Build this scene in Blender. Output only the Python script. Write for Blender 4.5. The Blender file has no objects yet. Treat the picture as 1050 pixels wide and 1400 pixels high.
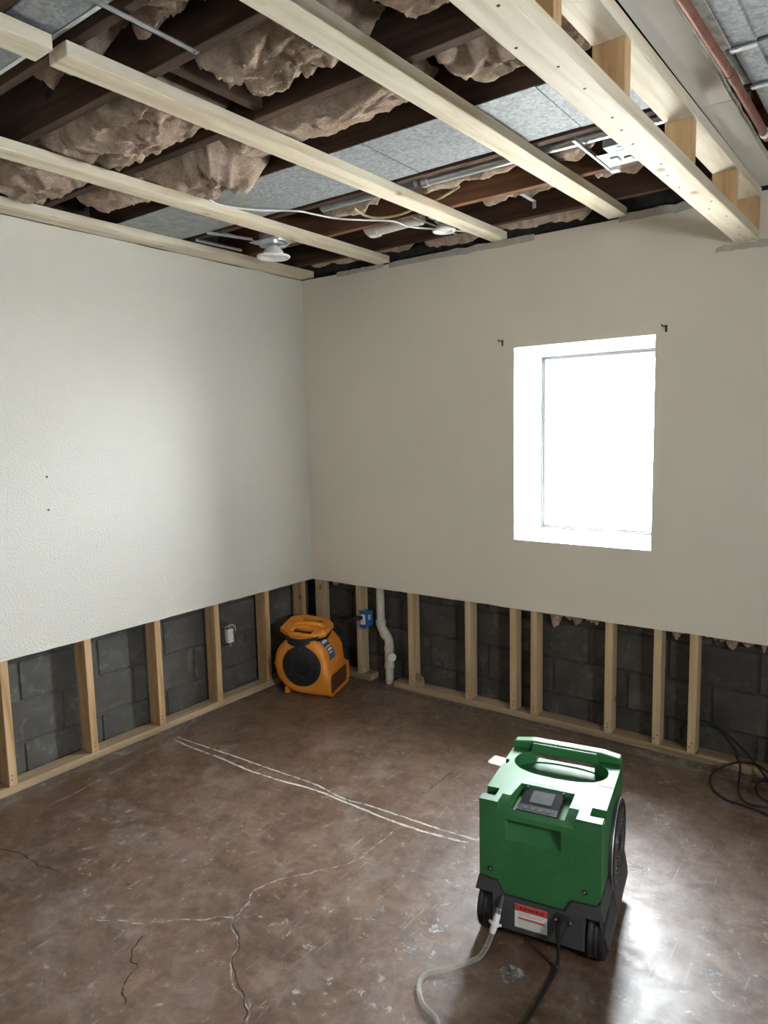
import bpy, bmesh, math, random
from mathutils import Vector, Matrix, noise
R = random.Random(7)
S = bpy.context.scene
COL = S.collection
PI = math.pi
# ------------------------------------------------------------------ camera
cam_d = bpy.data.cameras.new('camera'); cam = bpy.data.objects.new('camera', cam_d); COL.objects.link(cam)
cam_d.sensor_fit = 'VERTICAL'; cam_d.sensor_height = 36.0; cam_d.lens = 963.78 / 1400 * 36
cr = Vector((0.8013634, 0.59775775, -0.02241356)); cu = Vector((-0.05233204, 0.10738471, 0.9928393)); cf = Vector((-0.59588426, 0.79445214, -0.11733606))
CP = Vector((3.2194, -3.4631, 1.6314))
cam.matrix_world = Matrix(((cr.x, cu.x, -cf.x, CP.x), (cr.y, cu.y, -cf.y, CP.y), (cr.z, cu.z, -cf.z, CP.z), (0, 0, 0, 1)))
cam_d.clip_start = 0.05
S.camera = cam
def pix(px, py, ax, v):
    """point of the plane axis=v that the photograph shows at a pixel (1050x1400)"""
    d = cf + cr * ((px - 525) / 963.78) + cu * ((700 - py) / 963.78)
    return CP + d * ((v - CP[ax]) / d[ax])
# ------------------------------------------------------------------ world, sun, exposure
w = bpy.data.worlds.new('overcast_sky'); S.world = w; w.use_nodes = True
bg = w.node_tree.nodes['Background']; bg.inputs[0].default_value = (0.90, 0.96, 1.0, 1); bg.inputs[1].default_value = 15.0
sd = bpy.data.lights.new('sun', 'SUN'); sd.energy = 9; sd.angle = 0.009; sd.color = (1, 0.96, 0.9)
so = bpy.data.objects.new('sun', sd); COL.objects.link(so)
so.rotation_euler = Vector((0.03, -0.46, -1.0)).to_track_quat('-Z', 'Y').to_euler(); so.location = (1.9, 3, 5)
# daylight portal in the window opening (only guides sampling of the sky)
pd = bpy.data.lights.new('window_portal', 'AREA'); pd.shape = 'RECTANGLE'; pd.size = 0.72; pd.size_y = 1.02; pd.cycles.is_portal = True
po = bpy.data.objects.new('window_portal', pd); COL.objects.link(po); po.location = (1.868, 0.33, 1.53); po.rotation_euler = (-PI / 2, 0, 0)
pd2 = bpy.data.lights.new('window_portal', 'AREA'); pd2.shape = 'RECTANGLE'; pd2.size = .49; pd2.size_y = .58; pd2.cycles.is_portal = True  # portal of the added fill window
po2 = bpy.data.objects.new('window_portal', pd2); COL.objects.link(po2); po2.location = (4.86, -2.55, 1.625); po2.rotation_euler = (0, PI / 2, 0)  # portal of the added fill window
S.cycles.max_bounces = 14; S.cycles.diffuse_bounces = 8; S.cycles.transparent_max_bounces = 16
vs = S.view_settings; vs.view_transform = 'Standard'; vs.look = 'None'; vs.exposure = 2.80; vs.gamma = 1; vs.use_curve_mapping = False

# ------------------------------------------------------------------ materials
MATS = {}
class NT:
    def __init__(s, name):
        s.m = bpy.data.materials.new(name); s.m.use_nodes = True; s.t = s.m.node_tree
        s.b = s.t.nodes['Principled BSDF']; s.o = s.t.nodes['Material Output']; MATS[name] = s.m
        s.tc = s.t.nodes.new('ShaderNodeTexCoord'); s.co = s.tc.outputs['Object']
    def n(s, typ, **kw):
        nd = s.t.nodes.new(typ)
        for k, v in kw.items(): setattr(nd, k, v)
        return nd
    def link(s, a, b): s.t.links.new(a, b)
    def val(s, sock, v):
        if hasattr(v, 'is_linked'): s.link(v, sock)
        else: sock.default_value = v
    def map(s, scale=(1, 1, 1), rot=(0, 0, 0), rnd=0.0, co=None):
        mp = s.n('ShaderNodeMapping'); mp.inputs['Scale'].default_value = scale; mp.inputs['Rotation'].default_value = rot
        src = co or s.co
        if rnd:
            oi = s.n('ShaderNodeObjectInfo'); va = s.n('ShaderNodeVectorMath', operation='SCALE'); va.inputs[0].default_value = (rnd, rnd * 1.7, rnd * .6)
            s.link(oi.outputs['Random'], va.inputs['Scale']); ad = s.n('ShaderNodeVectorMath', operation='ADD')
            s.link(src, ad.inputs[0]); s.link(va.outputs[0], ad.inputs[1]); src = ad.outputs[0]
        s.link(src, mp.inputs['Vector']); return mp.outputs[0]
    def noise(s, co, scale, detail=4, rough=.55, dist=0.0):
        nd = s.n('ShaderNodeTexNoise'); s.link(co, nd.inputs['Vector']); nd.inputs['Scale'].default_value = scale
        nd.inputs['Detail'].default_value = detail; nd.inputs['Roughness'].default_value = rough; nd.inputs['Distortion'].default_value = dist
        return nd.outputs[0]
    def vor(s, co, scale, feature='F1', out='Distance'):
        nd = s.n('ShaderNodeTexVoronoi', feature=feature); s.link(co, nd.inputs['Vector']); nd.inputs['Scale'].default_value = scale
        return nd.outputs[out]
    def ramp(s, f, stops):
        nd = s.n('ShaderNodeValToRGB'); s.link(f, nd.inputs[0]); e = nd.color_ramp.elements
        while len(e) < len(stops): e.new(.5)
        for el, (p, c) in zip(e, stops):
            el.position = p; el.color = (c, c, c, 1) if isinstance(c, (int, float)) else (*c, 1)
        return nd.outputs[0]
    def mix(s, f, a, b, mode='MIX'):
        nd = s.n('ShaderNodeMix', data_type='RGBA', blend_type=mode)
        s.val(nd.inputs[0], f); 
        for i, v in ((6, a), (7, b)):
            s.val(nd.inputs[i], v if hasattr(v, 'is_linked') else (*v, 1))
        return nd.outputs[2]
    def math(s, op, a, b=0.0):
        nd = s.n('ShaderNodeMath', operation=op); s.val(nd.inputs[0], a); s.val(nd.inputs[1], b); return nd.outputs[0]
    def bump(s, h, strength=.3, dist=.01):
        nd = s.n('ShaderNodeBump'); nd.inputs['Strength'].default_value = strength; nd.inputs['Distance'].default_value = dist
        s.link(h, nd.inputs['Height']); s.link(nd.outputs[0], s.b.inputs['Normal'])
    def set(s, col=None, rough=None, metal=None, spec=None):
        if col is not None: s.val(s.b.inputs['Base Color'], col if hasattr(col, 'is_linked') else (*col, 1))
        if rough is not None: s.val(s.b.inputs['Roughness'], rough)
        if metal is not None: s.b.inputs['Metallic'].default_value = metal
        if spec is not None: s.b.inputs['Specular IOR Level'].default_value = spec

def plain(name, col, rough=.5, metal=0.0, spec=.5, var=.12, scale=25, bump=0.0):
    t = NT(name); co = t.map(rnd=3.0); f = t.noise(co, scale, 4)
    lo = tuple(c * (1 - var) for c in col); hi = tuple(min(1, c * (1 + var)) for c in col)
    t.set(t.ramp(f, [(.3, lo), (.7, hi)]), rough, metal, spec)
    if bump: t.bump(t.noise(co, scale * 4, 3), bump, .002)
    return t.m
def wood(name, axis, light, mid, dark, knots=True, rough=.65, bump=.15):
    t = NT(name); sc = [14.0, 14.0, 14.0]; sc[axis] = 0.9
    co = t.map(tuple(sc), rnd=9.0)
    g = t.noise(co, 1.6, 5, .6, .6); fine = t.noise(t.map(tuple(v * 6 for v in sc), rnd=4.0), 1.5, 3)
    c = t.ramp(g, [(.34, light), (.50, mid), (.66, dark)])
    c = t.mix(t.math('MULTIPLY', fine, .35), c, tuple(v * .72 for v in mid))
    big = t.noise(t.map(rnd=5.0), 1.3, 2)
    c = t.mix(t.ramp(big, [(.4, 0.0), (.75, .35)]), c, dark)
    if knots:
        ks = [5.5, 5.5, 5.5]; ks[axis] = 3.6
        k = t.vor(t.map(tuple(ks), rnd=7.0), 1.0)
        c = t.mix(t.ramp(k, [(.03, .9), (.055, .7), (.085, .25), (.12, 0.0)]), c, (dark[0] * .55, dark[1] * .42, dark[2] * .30))
    t.set(c, rough, 0, .3); t.bump(fine, bump, .002); return t.m
PINE = [((.80, .75, .63), (.72, .65, .51), (.56, .46, .32))] * 3
for i, a in enumerate('xyz'):
    wood('pine_' + a, i, *PINE[i])
    wood('old_' + a, i, (.10, .055, .032), (.065, .035, .021), (.03, .017, .011), True, .85)
wood('joist_warm', 0, (.26, .125, .065), (.18, .085, .045), (.09, .045, .026), True, .75)
wood('stud_z', 2, (.66, .47, .27), (.56, .37, .19), (.38, .23, .11))
wood('stud_pale', 2, (.68, .53, .34), (.58, .43, .26), (.42, .29, .16))
wood('plate_y', 1, (.56, .44, .29), (.46, .34, .21), (.28, .20, .12))
wood('plate_x', 0, (.50, .39, .26), (.40, .29, .18), (.24, .17, .10))

def drywall_mat(name, col, bstr, rough, spec=.5):
    t = NT(name); co = t.map()
    f = t.noise(co, 1.2, 3); c = t.ramp(f, [(.3, tuple(v * .965 for v in col)), (.7, col)])
    t.set(c, rough, 0, spec)
    h = t.math('ADD', t.ramp(t.noise(co, 105, 3, .5, .8), [(.40, 0.0), (.60, 1.0)]), t.math('MULTIPLY', t.noise(co, 220, 2), .4))
    t.bump(h, bstr, .0013); return t.m
drywall_mat('drywall_textured', (.65, .638, .578), .6, .33, .34)
drywall_mat('drywall_smooth', (.75, .705, .615), .15, .5, .3)
drywall_mat('old_ceiling_board', (.72, .71, .68), .06, .7)
t = NT('drywall_core'); f = t.noise(t.map(), 30, 5, .7); t.set(t.ramp(f, [(.35, (.40, .38, .34)), (.6, (.60, .57, .51))]), .9, 0, .2); t.bump(f, .6, .01)
t = NT('torn_paper'); f = t.noise(t.map(), 18, 5, .7, .5); t.set(t.ramp(f, [(.35, (.40, .375, .325)), (.6, (.52, .485, .42))]), .9, 0, .2); t.bump(f, .4, .006)

def cmu(name, a, b, c3):
    t = NT(name); co = t.map(rnd=6.0); f = t.noise(co, 5, 6, .65); g = t.noise(co, 160, 3, .6)
    c = t.ramp(f, [(.3, a), (.55, b), (.8, c3)])
    st = t.ramp(t.noise(co, 9, 6, .7, 1.2), [(.55, 0.0), (.70, .65)])
    c = t.mix(st, c, tuple(v * 2.1 for v in b)); c = t.mix(t.math('MULTIPLY', g, .45), c, tuple(v * .5 for v in a))
    t.set(c, .95, 0, .15); t.bump(g, .5, .004); return t.m
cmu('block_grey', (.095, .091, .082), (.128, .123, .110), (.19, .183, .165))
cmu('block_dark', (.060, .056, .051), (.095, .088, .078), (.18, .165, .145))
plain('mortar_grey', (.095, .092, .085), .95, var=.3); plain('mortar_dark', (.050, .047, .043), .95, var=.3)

# stained, scuffed concrete floor
t = NT('stained_concrete'); co = t.map()
f1 = t.noise(co, 1.6, 6, .6, .4); f2 = t.noise(co, 7.0, 6, .65, .6)
c = t.ramp(f1, [(.30, (.070, .036, .019)), (.5, (.135, .072, .038)), (.70, (.20, .120, .074))])
c = t.mix(t.ramp(f2, [(.35, .55), (.65, 0.0)]), c, (.070, .040, .029))
mot = t.noise(co, 15.0, 10, .72, .4)
c = t.mix(t.ramp(mot, [(.30, .75), (.50, 0.0)]), c, (.050, .028, .018)); c = t.mix(t.ramp(mot, [(.52, 0.0), (.74, .5)]), c, (.30, .215, .155))
pal = t.ramp(t.noise(co, 4.5, 10, .78, .3), [(.50, 0.0), (.68, .55)])
c = t.mix(pal, c, (.29, .235, .205))
flake = t.ramp(t.noise(co, 19.0, 9, .78, .3), [(.585, 0.0), (.63, .7)])
mask = t.ramp(t.noise(co, 1.3, 3, .5), [(.36, 0.0), (.56, 1.0)])
fl = t.math('MULTIPLY', flake, mask); c = t.mix(fl, c, (.46, .43, .41))
scr = None
for k, (rz, th, sc) in enumerate(((.2, .68, 9), (.95, .68, 11), (1.75, .675, 8), (2.45, .685, 12), (2.9, .685, 10), (1.3, .69, 15))):
    s1 = t.ramp(t.noise(t.map((sc * 5, 2.6, 1), (0, 0, rz)), 1.0, 4, .6, .35), [(th, 0.0), (th + .04, .5)])
    scr = s1 if scr is None else t.math('MAXIMUM', scr, s1)
gate = t.ramp(t.noise(co, 3.4, 4, .6), [(.34, 0.0), (.56, 1.0)])
scr = t.math('MULTIPLY', scr, gate); c = t.mix(scr, c, (.50, .44, .41))
spk = t.ramp(t.vor(co, 55), [(.05, .7), (.10, 0.0)]); spk = t.math('MULTIPLY', spk, t.ramp(t.noise(co, 6, 3), [(.5, 0.0), (.6, 1.0)]))
c = t.mix(spk, c, (.50, .46, .43))
ro = t.math('ADD', t.ramp(t.noise(co, 5, 6, .7), [(.3, .40), (.7, .60)]), t.math('MULTIPLY', t.math('MAXIMUM', fl, scr), .2))
t.set(c, ro, 0, .45)
t.val(t.b.inputs['Coat Weight'], t.ramp(t.noise(co, 11, 10, .75, .3), [(.33, .15), (.56, 1.0)])); t.val(t.b.inputs['Coat Roughness'], t.ramp(t.noise(co, 9, 6, .7), [(.3, .30), (.7, .48)])); t.b.inputs['Coat IOR'].default_value = 1.6
t.bump(t.math('ADD', t.noise(co, 26, 6, .7), t.math('MULTIPLY', fl, .8)), .10, .006)
def residue(name, col, lo, hi, scale, rough=.6):
    t = NT(name); co = t.map(); f = t.noise(co, scale, 6, .7, .4)
    t.set(col, rough, 0, .4); tr = t.n('ShaderNodeBsdfTransparent'); mx = t.n('ShaderNodeMixShader')
    t.link(t.ramp(f, [(lo, 0.0), (hi, 1.0)]), mx.inputs[0]); t.link(tr.outputs[0], mx.inputs[1]); t.link(t.b.outputs[0], mx.inputs[2]); t.link(mx.outputs[0], t.o.inputs[0]); return t.m
residue('glue_line', (.52, .48, .44), .33, .50, 22)
residue('glue_faint', (.42, .37, .34), .44, .60, 26)
residue('crack_dark', (.035, .025, .02), .38, .50, 30, .9)
residue('crack_pale', (.38, .34, .31), .38, .56, 30)
residue('bare_patch', (.38, .37, .365), .46, .62, 30)
residue('wall_edge_stain', (.24, .20, .175), .38, .62, 9)

t = NT('galvanised'); co = t.map(rnd=3.0)
v = t.vor(co, 95, 'F1', 'Color'); sep = t.n('ShaderNodeSeparateColor'); t.link(v, sep.inputs[0])
c = t.ramp(sep.outputs[0], [(0.0, (.20, .215, .228)), (1.0, (.33, .35, .365))]); t.set(c, t.ramp(sep.outputs[1], [(0, .55), (1, .75)]), .2, .3)
plain('galv_dull', (.30, .32, .32), .6, .55, var=.2, scale=18); plain('galv_smooth', (.62, .66, .68), .33, .85, var=.08, scale=12)
plain('steel_strap', (.42, .43, .43), .45, .8, var=.15)
t = NT('insulation'); co = t.map(rnd=5.0)
f = t.noise(co, 9, 6, .7, 1.0); g = t.noise(t.map((60, 60, 160), rnd=3.0), 1.0, 5, .75, 1.5)
c = t.ramp(f, [(.30, (.36, .265, .195)), (.5, (.58, .455, .36)), (.72, (.80, .68, .57))])
c = t.mix(t.ramp(g, [(.35, .55), (.6, 0.0)]), c, (.24, .165, .115)); t.set(c, 1.0, 0, .05)
t.b.inputs['Specular IOR Level'].default_value = 0.0
t.bump(t.math('ADD', t.math('MULTIPLY', g, .6), t.noise(t.map((26, 46, 40), rnd=2.0), 1.0, 6, .75, 2.5)), .7, .025)
t = NT('insulation_pink'); co = t.map(rnd=5.0); f = t.noise(co, 25, 6, .7, 1.0)
t.set(t.ramp(f, [(.3, (.24, .155, .125)), (.6, (.60, .42, .36))]), 1.0, 0, .05); t.bump(f, .9, .02)
plain('pvc', (.74, .72, .65), .4, var=.05); plain('pvc_aged', (.60, .56, .48), .45, var=.12)
plain('white_plastic', (.82, .82, .80), .4, var=.03); plain('white_vinyl', (.74, .75, .75), .35, var=.02)
plain('window_vinyl', (.46, .475, .47), .4, var=.02); plain('gasket', (.11, .115, .115), .6); plain('cable_white', (.80, .79, .75), .45, var=.04); plain('cable_olive', (.42, .38, .20), .5, var=.1)
plain('copper_old', (.23, .105, .075), .45, .35, var=.25, scale=30); plain('black_paint', (.012, .012, .012), .5)
plain('black_plastic', (.018, .018, .02), .45, var=.2); plain('black_rubber', (.014, .014, .015), .6, var=.2); plain('cord_black', (.012, .012, .013), .5)
plain('orange_plastic', (.78, .28, .035), .42, var=.08, scale=14); plain('shade_and_dark_parts', (.03, .018, .012), .7); plain('dark_grille', (.16, .06, .025), .6)
plain('blue_box', (.035, .16, .42), .45, var=.08); plain('label_white', (.78, .78, .76), .5, var=.03); plain('label_faded', (.50, .62, .54), .5, var=.1); plain('label_blue', (.05, .13, .27), .45)
plain('label_red', (.62, .06, .05), .5); plain('label_grey_text', (.35, .35, .35), .6); plain('orange_wire', (.75, .22, .05), .5)
plain('grey_plastic', (.055, .058, .064), .55, var=.1); plain('screen_grey', (.09, .095, .105), .2, spec=.4); plain('panel_black', (.016, .018, .022), .16, spec=.45)
plain('button_grey', (.045, .047, .052), .25, spec=.35); plain('fiber_board', (.40, .38, .34), .9, var=.35, scale=40, bump=.5); plain('nail_dark', (.02, .018, .016), .6)
t = NT('green_plastic'); co = t.map(); f = t.noise(co, 10, 6, .68, .5)
c = t.ramp(f, [(.38, (.022, .135, .040)), (.62, (.028, .155, .048))])
c = t.mix(t.ramp(t.noise(co, 34, 6, .75), [(.55, 0.0), (.8, .14)]), c, (.3, .42, .32)); t.set(c, t.ramp(f, [(.3, .46), (.7, .60)]), 0, .5); t.bump(t.noise(co, 420, 2), .05, .001)
t = NT('clear_hose'); t.set((.62, .62, .58), .18, 0, .6); tr = t.n('ShaderNodeBsdfTransparent'); tr.inputs[0].default_value = (.93, .93, .90, 1); mx = t.n('ShaderNodeMixShader'); lw = t.n('ShaderNodeLayerWeight'); lw.inputs[0].default_value = .45
t.link(t.math('ADD', t.math('MULTIPLY', lw.outputs['Facing'], .5), .10), mx.inputs[0]); t.link(tr.outputs[0], mx.inputs[1]); t.link(t.b.outputs[0], mx.inputs[2]); t.link(mx.outputs[0], t.o.inputs[0])
t = NT('window_glass'); gl = t.n('ShaderNodeBsdfGlossy'); gl.inputs['Roughness'].default_value = .0; tr = t.n('ShaderNodeBsdfTransparent'); fr = t.n('ShaderNodeLayerWeight'); fr.inputs[0].default_value = .5
mx = t.n('ShaderNodeMixShader'); t.link(t.math('ADD', t.math('MULTIPLY', t.math('POWER', fr.outputs['Facing'], 5.0), .94), .04), mx.inputs[0]); t.link(tr.outputs[0], mx.inputs[1]); t.link(gl.outputs[0], mx.inputs[2]); t.link(mx.outputs[0], t.o.inputs[0])
plain('gravel', (.45, .44, .41), .95, var=.2, scale=60); plain('subfloor', (.10, .062, .04), .9, var=.25, scale=8); plain('shade_eave_white', (.75, .75, .73), .6)
# smoky lens of the can lights when off
plain('led_lens', (.80, .80, .77), .5, var=.02)

# ------------------------------------------------------------------ mesh helpers
class MB:
    def __init__(s): s.v = []; s.f = []
    def add(s, vs_, fs_):
        o = len(s.v); s.v += [tuple(v) for v in vs_]; s.f += [tuple(i + o for i in f) for f in fs_]; return s
    def box(s, x0, x1, y0, y1, z0, z1):
        return s.add([(x0, y0, z0), (x1, y0, z0), (x1, y1, z0), (x0, y1, z0), (x0, y0, z1), (x1, y0, z1), (x1, y1, z1), (x0, y1, z1)],
                     [(0, 3, 2, 1), (4, 5, 6, 7), (0, 1, 5, 4), (1, 2, 6, 5), (2, 3, 7, 6), (3, 0, 4, 7)])
    def prism(s, pts, axis, a, b):
        """polygon in the two other axes (order x,y,z without axis) extruded a..b"""
        def P(p, h):
            l = list(p); l.insert(axis, h); return tuple(l)
        n = len(pts)
        return s.add([P(p, a) for p in pts] + [P(p, b) for p in pts], [tuple(range(n - 1, -1, -1)), tuple(range(n, 2 * n))] + [(i, (i + 1) % n, n + (i + 1) % n, n + i) for i in range(n)])
    def tube(s, pts, r, n=10, cap=True):
        pts = [Vector(p) for p in pts]; rs = r if isinstance(r, (list, tuple)) else [r] * len(pts)
        up = None; rings = []
        for i, p in enumerate(pts):
            d = (pts[min(i + 1, len(pts) - 1)] - pts[max(i - 1, 0)]).normalized()
            if up is None: up = Vector((0, 0, 1)) if abs(d.z) < .9 else Vector((1, 0, 0))
            a = (up - d * up.dot(d)).normalized(); b = d.cross(a); up = a
            rings.append([p + (a * math.cos(2 * PI * k / n) + b * math.sin(2 * PI * k / n)) * rs[i] for k in range(n)])
        fs_ = []
        for i in range(len(rings) - 1):
            for k in range(n): fs_.append((i * n + k, i * n + (k + 1) % n, (i + 1) * n + (k + 1) % n, (i + 1) * n + k))
        if cap: fs_ += [tuple(range(n - 1, -1, -1)), tuple(range((len(rings) - 1) * n, len(rings) * n))]
        return s.add([v for r_ in rings for v in r_], fs_)
    def lathe(s, prof, n=24, M=None):
        """prof: (r,z) list around z; M optional matrix"""
        vs_ = []; fs_ = []
        for r, z in prof:
            for k in range(n):
                v = Vector((r * math.cos(2 * PI * k / n), r * math.sin(2 * PI * k / n), z)); vs_.append(M @ v if M else v)
        for i in range(len(prof) - 1):
            for k in range(n): fs_.append((i * n + k, i * n + (k + 1) % n, (i + 1) * n + (k + 1) % n, (i + 1) * n + k))
        fs_ += [tuple(range(n - 1, -1, -1)), tuple(range((len(prof) - 1) * n, len(prof) * n))]
        return s.add(vs_, fs_)
    def torus(s, R_, r, n=32, m=8, M=None, sy=1.0):
        vs_ = []; fs_ = []
        for i in range(n):
            a = 2 * PI * i / n
            for j in range(m):
                b = 2 * PI * j / m; q = R_ + r * math.cos(b); v = Vector((q * math.cos(a), q * math.sin(a) * sy, r * math.sin(b))); vs_.append(M @ v if M else v)
        for i in range(n):
            for j in range(m): fs_.append((i * m + j, ((i + 1) % n) * m + j, ((i + 1) % n) * m + (j + 1) % m, i * m + (j + 1) % m))
        return s.add(vs_, fs_)
def mesh_of(name, mb):
    me = bpy.data.meshes.new(name); me.from_pydata(mb.v, [], mb.f); me.validate()
    bm = bmesh.new(); bm.from_mesh(me); bmesh.ops.recalc_face_normals(bm, faces=bm.faces); bm.to_mesh(me); bm.free(); return me
def link(name, me, mat, parent=None, smooth=False, bevel=0.0, seg=2, angle=35):
    o = bpy.data.objects.new(name, me); COL.objects.link(o)
    if mat and not me.materials: me.materials.append(MATS[mat])
    if parent: o.parent = parent
    if bevel:
        b = o.modifiers.new('bevel', 'BEVEL'); b.width = bevel; b.segments = seg; b.limit_method = 'ANGLE'; b.angle_limit = math.radians(40); b.use_clamp_overlap = True
    if smooth:
        me.shade_smooth()
        try: me.set_sharp_from_angle(angle=math.radians(angle))
        except Exception: pass
    return o
def obj(name, mb, mat, parent=None, smooth=False, bevel=0.0, seg=2, angle=35): return link(name, mesh_of(name, mb), mat, parent, smooth, bevel, seg, angle)
def tag(o, label, cat, group=None):
    o['label'] = label; o['category'] = cat
    if group: o['group'] = group
    return o
def thing(name, label, cat, loc=(0, 0, 0), rz=0.0, group=None):
    o = bpy.data.objects.new(name, None); COL.objects.link(o); o.location = loc; o.rotation_euler = (0, 0, rz); o.empty_display_size = .1; return tag(o, label, cat, group)
def struct(o): o['kind'] = 'structure'; return o
def spline(pts, n=8):
    P = [Vector(p) for p in pts]; out = []
    for i in range(len(P) - 1):
        p0, p1, p2, p3 = P[max(i - 1, 0)], P[i], P[i + 1], P[min(i + 2, len(P) - 1)]
        for k in range(n):
            u = k / n; out.append(.5 * ((2 * p1) + (p2 - p0) * u + (2 * p0 - 5 * p1 + 4 * p2 - p3) * u * u + (3 * p1 - p0 - 3 * p2 + p3) * u ** 3))
    return out + [P[-1]]
def boolean(o, cutters, op='DIFFERENCE'):
    for c in cutters:
        m = o.modifiers.new('cut', 'BOOLEAN'); m.object = c; m.operation = op; m.solver = 'EXACT'
    bpy.context.view_layer.update()
    dg = bpy.context.evaluated_depsgraph_get(); me = bpy.data.meshes.new_from_object(o.evaluated_get(dg))
    o.modifiers.clear(); o.data = me
    for c in cutters: bpy.data.objects.remove(c)
    return o
def beam(name, p0, p1, w_, h, mat, parent=None, bevel=.003, wob=.0):
    """timber along p0->p1 (centre of the underside), width w_ across, height h up; object origin at p0"""
    p0 = Vector(p0); p1 = Vector(p1); d = (p1 - p0); L = d.length; yaw = math.atan2(d.y, d.x)
    return p0, L, yaw

# ------------------------------------------------------------------ setting
RX, RY, ZC = 4.7, -5.4, 2.875       # room extents, underside of subfloor
H, HB = 2.592, 0.6307               # drywall top and cut line
mb = MB().box(-.4, RX + .2, RY - .2, .45, -.12, 0); floor = struct(obj('floor', mb, 'stained_concrete'))
ceil = struct(obj('ceiling', MB().box(-.4, RX + .2, RY - .2, .45, ZC, ZC + .05), 'subfloor'))
BX, BY = -.132, .105                # faces of the block walls
wall_l = struct(obj('wall_left', MB().box(BX - .22, BX - .008, RY, .33, 0, ZC), 'mortar_grey'))
WX0, WX1, WZ0, WZ1, WD = 1.506, 2.2304, 1.0163, 2.0397, .26
mb = MB()
for a in ((BX - .1, WX0 - .0128, 0, ZC), (WX1 + .0128, RX, 0, ZC), (WX0 - .0128, WX1 + .0128, 0, WZ0 - .0128), (WX0 - .0128, WX1 + .0128, WZ1 + .0128, ZC)): mb.box(a[0], a[1], BY + .008, .33, a[2], a[3])
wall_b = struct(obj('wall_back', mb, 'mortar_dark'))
# window added in the right wall, out of view, for daylight fill
W2Y0, W2Y1, W2Z0, W2Z1 = -2.84, -2.26, 1.38, 1.87
mb = MB().box(RX, RX + .15, RY, W2Y0, 0, ZC).box(RX, RX + .15, W2Y1, .33, 0, ZC).box(RX, RX + .15, W2Y0, W2Y1, 0, W2Z0).box(RX, RX + .15, W2Y0, W2Y1, W2Z1, ZC)
struct(obj('wall_right', mb, 'drywall_smooth'))
struct(obj('wall_rear', MB().box(BX, RX, RY - .15, RY, 0, ZC), 'drywall_smooth'))
# concrete blocks that the cut-away drywall leaves open
blk = [mesh_of('concrete_block', MB().box(0, .39, 0, .03, 0, .19)), None]
def blocks(wall, left):
    z0 = -.028 if left else -.045
    for c in range(4):
        zb = z0 + c * .203; off = .205 * (c % 2)
        k = 0
        while True:
            a = -(.2 if left else .13) + off - .41 + k * .406 if not left else None
            if left:
                y = .10 - off - k * .406; k += 1
                if y < -3.9: break
                L = .392; y1 = min(y, .10)
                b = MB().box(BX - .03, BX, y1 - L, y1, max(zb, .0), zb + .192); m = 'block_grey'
            else:
                x = -.54 + off + k * .406; k += 1
                if x > 4.0: break
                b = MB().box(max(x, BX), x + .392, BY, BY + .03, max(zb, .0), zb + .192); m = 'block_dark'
            obj('concrete_block', b, m, wall, bevel=.004, seg=1)
blocks(wall_l, True); blocks(wall_b, False)
# drywall sheets with a slightly ragged saw-cut along the bottom
def ragged(a, b, z, n, amp, sgn):
    return [(a + (b - a) * i / n, z + amp * noise.noise(Vector((i * .7, z * 9, sgn)))) for i in range(n + 1)]
top = [(y, H + .006 * noise.noise(Vector((y * 4, 3, 1)))) for y in [0 - i * .09 for i in range(61)]]
bot = ragged(RY, 0, HB, 90, .004, 1)
obj('drywall_sheet', MB().prism(bot + top, 0, -.0127, 0.0), 'drywall_textured', wall_l)
mb = MB()
mb.prism(ragged(-.0127, WX0, HB, 26, .004, 2) + [(WX0, 0.0), ][:0] + [(WX0, H), (1.2, H - .004), (.9, H + .003), (.5, H - .005), (-.0127, H)], 1, 0, .0127)
mb.prism(ragged(WX0, WX1, HB, 14, .004, 3) + [(WX1, WZ0), (WX0, WZ0)], 1, 0, .0127)
mb.box(WX0, WX1, 0, .0127, WZ1, H)
mb.prism(ragged(WX1, RX, HB, 40, .004, 4) + [(RX, H), (2.75, H), (WX1, H)], 1, 0, .0127)
dwb = obj('drywall_sheet', mb, 'drywall_smooth', wall_b)
# drywall returns of the deep window opening
mb = MB().box(WX0 - .0127, WX0, .0128, WD + .07, WZ0 - .0127, WZ1 + .0127).box(WX1, WX1 + .0127, .0128, WD + .07, WZ0 - .0127, WZ1 + .0127).box(WX0, WX1, .0128, WD + .07, WZ1, WZ1 + .0127)
obj('window_return', mb, 'white_vinyl', wall_b); obj('window_sill', MB().box(WX0, WX1, .0128, WD + .07, WZ0 - .0127, WZ0), 'white_vinyl', wall_b)
# torn paper and compound left along the top of the wall
for (x0, x1, z0, z1, s) in ((.30, .66, 2.575, 2.60, 1), (.70, 1.62, 2.568, 2.60, 2), (2.05, 2.5, 2.575, 2.61, 3), (2.48, 2.72, 2.365, 2.392, 4)):
    n = 14; lo = [(x0 + (x1 - x0) * i / n, z0 + .012 * noise.noise(Vector((i * 1.3, s * 5.0, 0)))) for i in range(n + 1)]
    hi = [(x1 - (x1 - x0) * i / n, z1 + .012 * noise.noise(Vector((i * 1.1, s * 7.0, 2)))) for i in range(n + 1)]
    obj('torn_paper', MB().prism(lo + hi, 1, -.003, .0), 'torn_paper', wall_b)
# small marks on the left wall
for (y, z) in ((-1.778, 1.444), (-1.783, 1.29)):
    M = Matrix.Translation((0, y, z)) @ Matrix.Rotation(PI / 2, 4, 'Y')
    obj('screw_hole', MB().lathe([(.0055, -.002), (.0045, .0025), (.001, .003)], 10, M), 'nail_dark', wall_l)
0 and obj('hairline_crack', MB().tube([pix(x, y, 0, .0002) for x, y in ((0, 648), (30, 647.5), (62, 646.5), (95, 646.5), (120, 645))], .0007, 5), 'torn_paper', wall_l)

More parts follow.
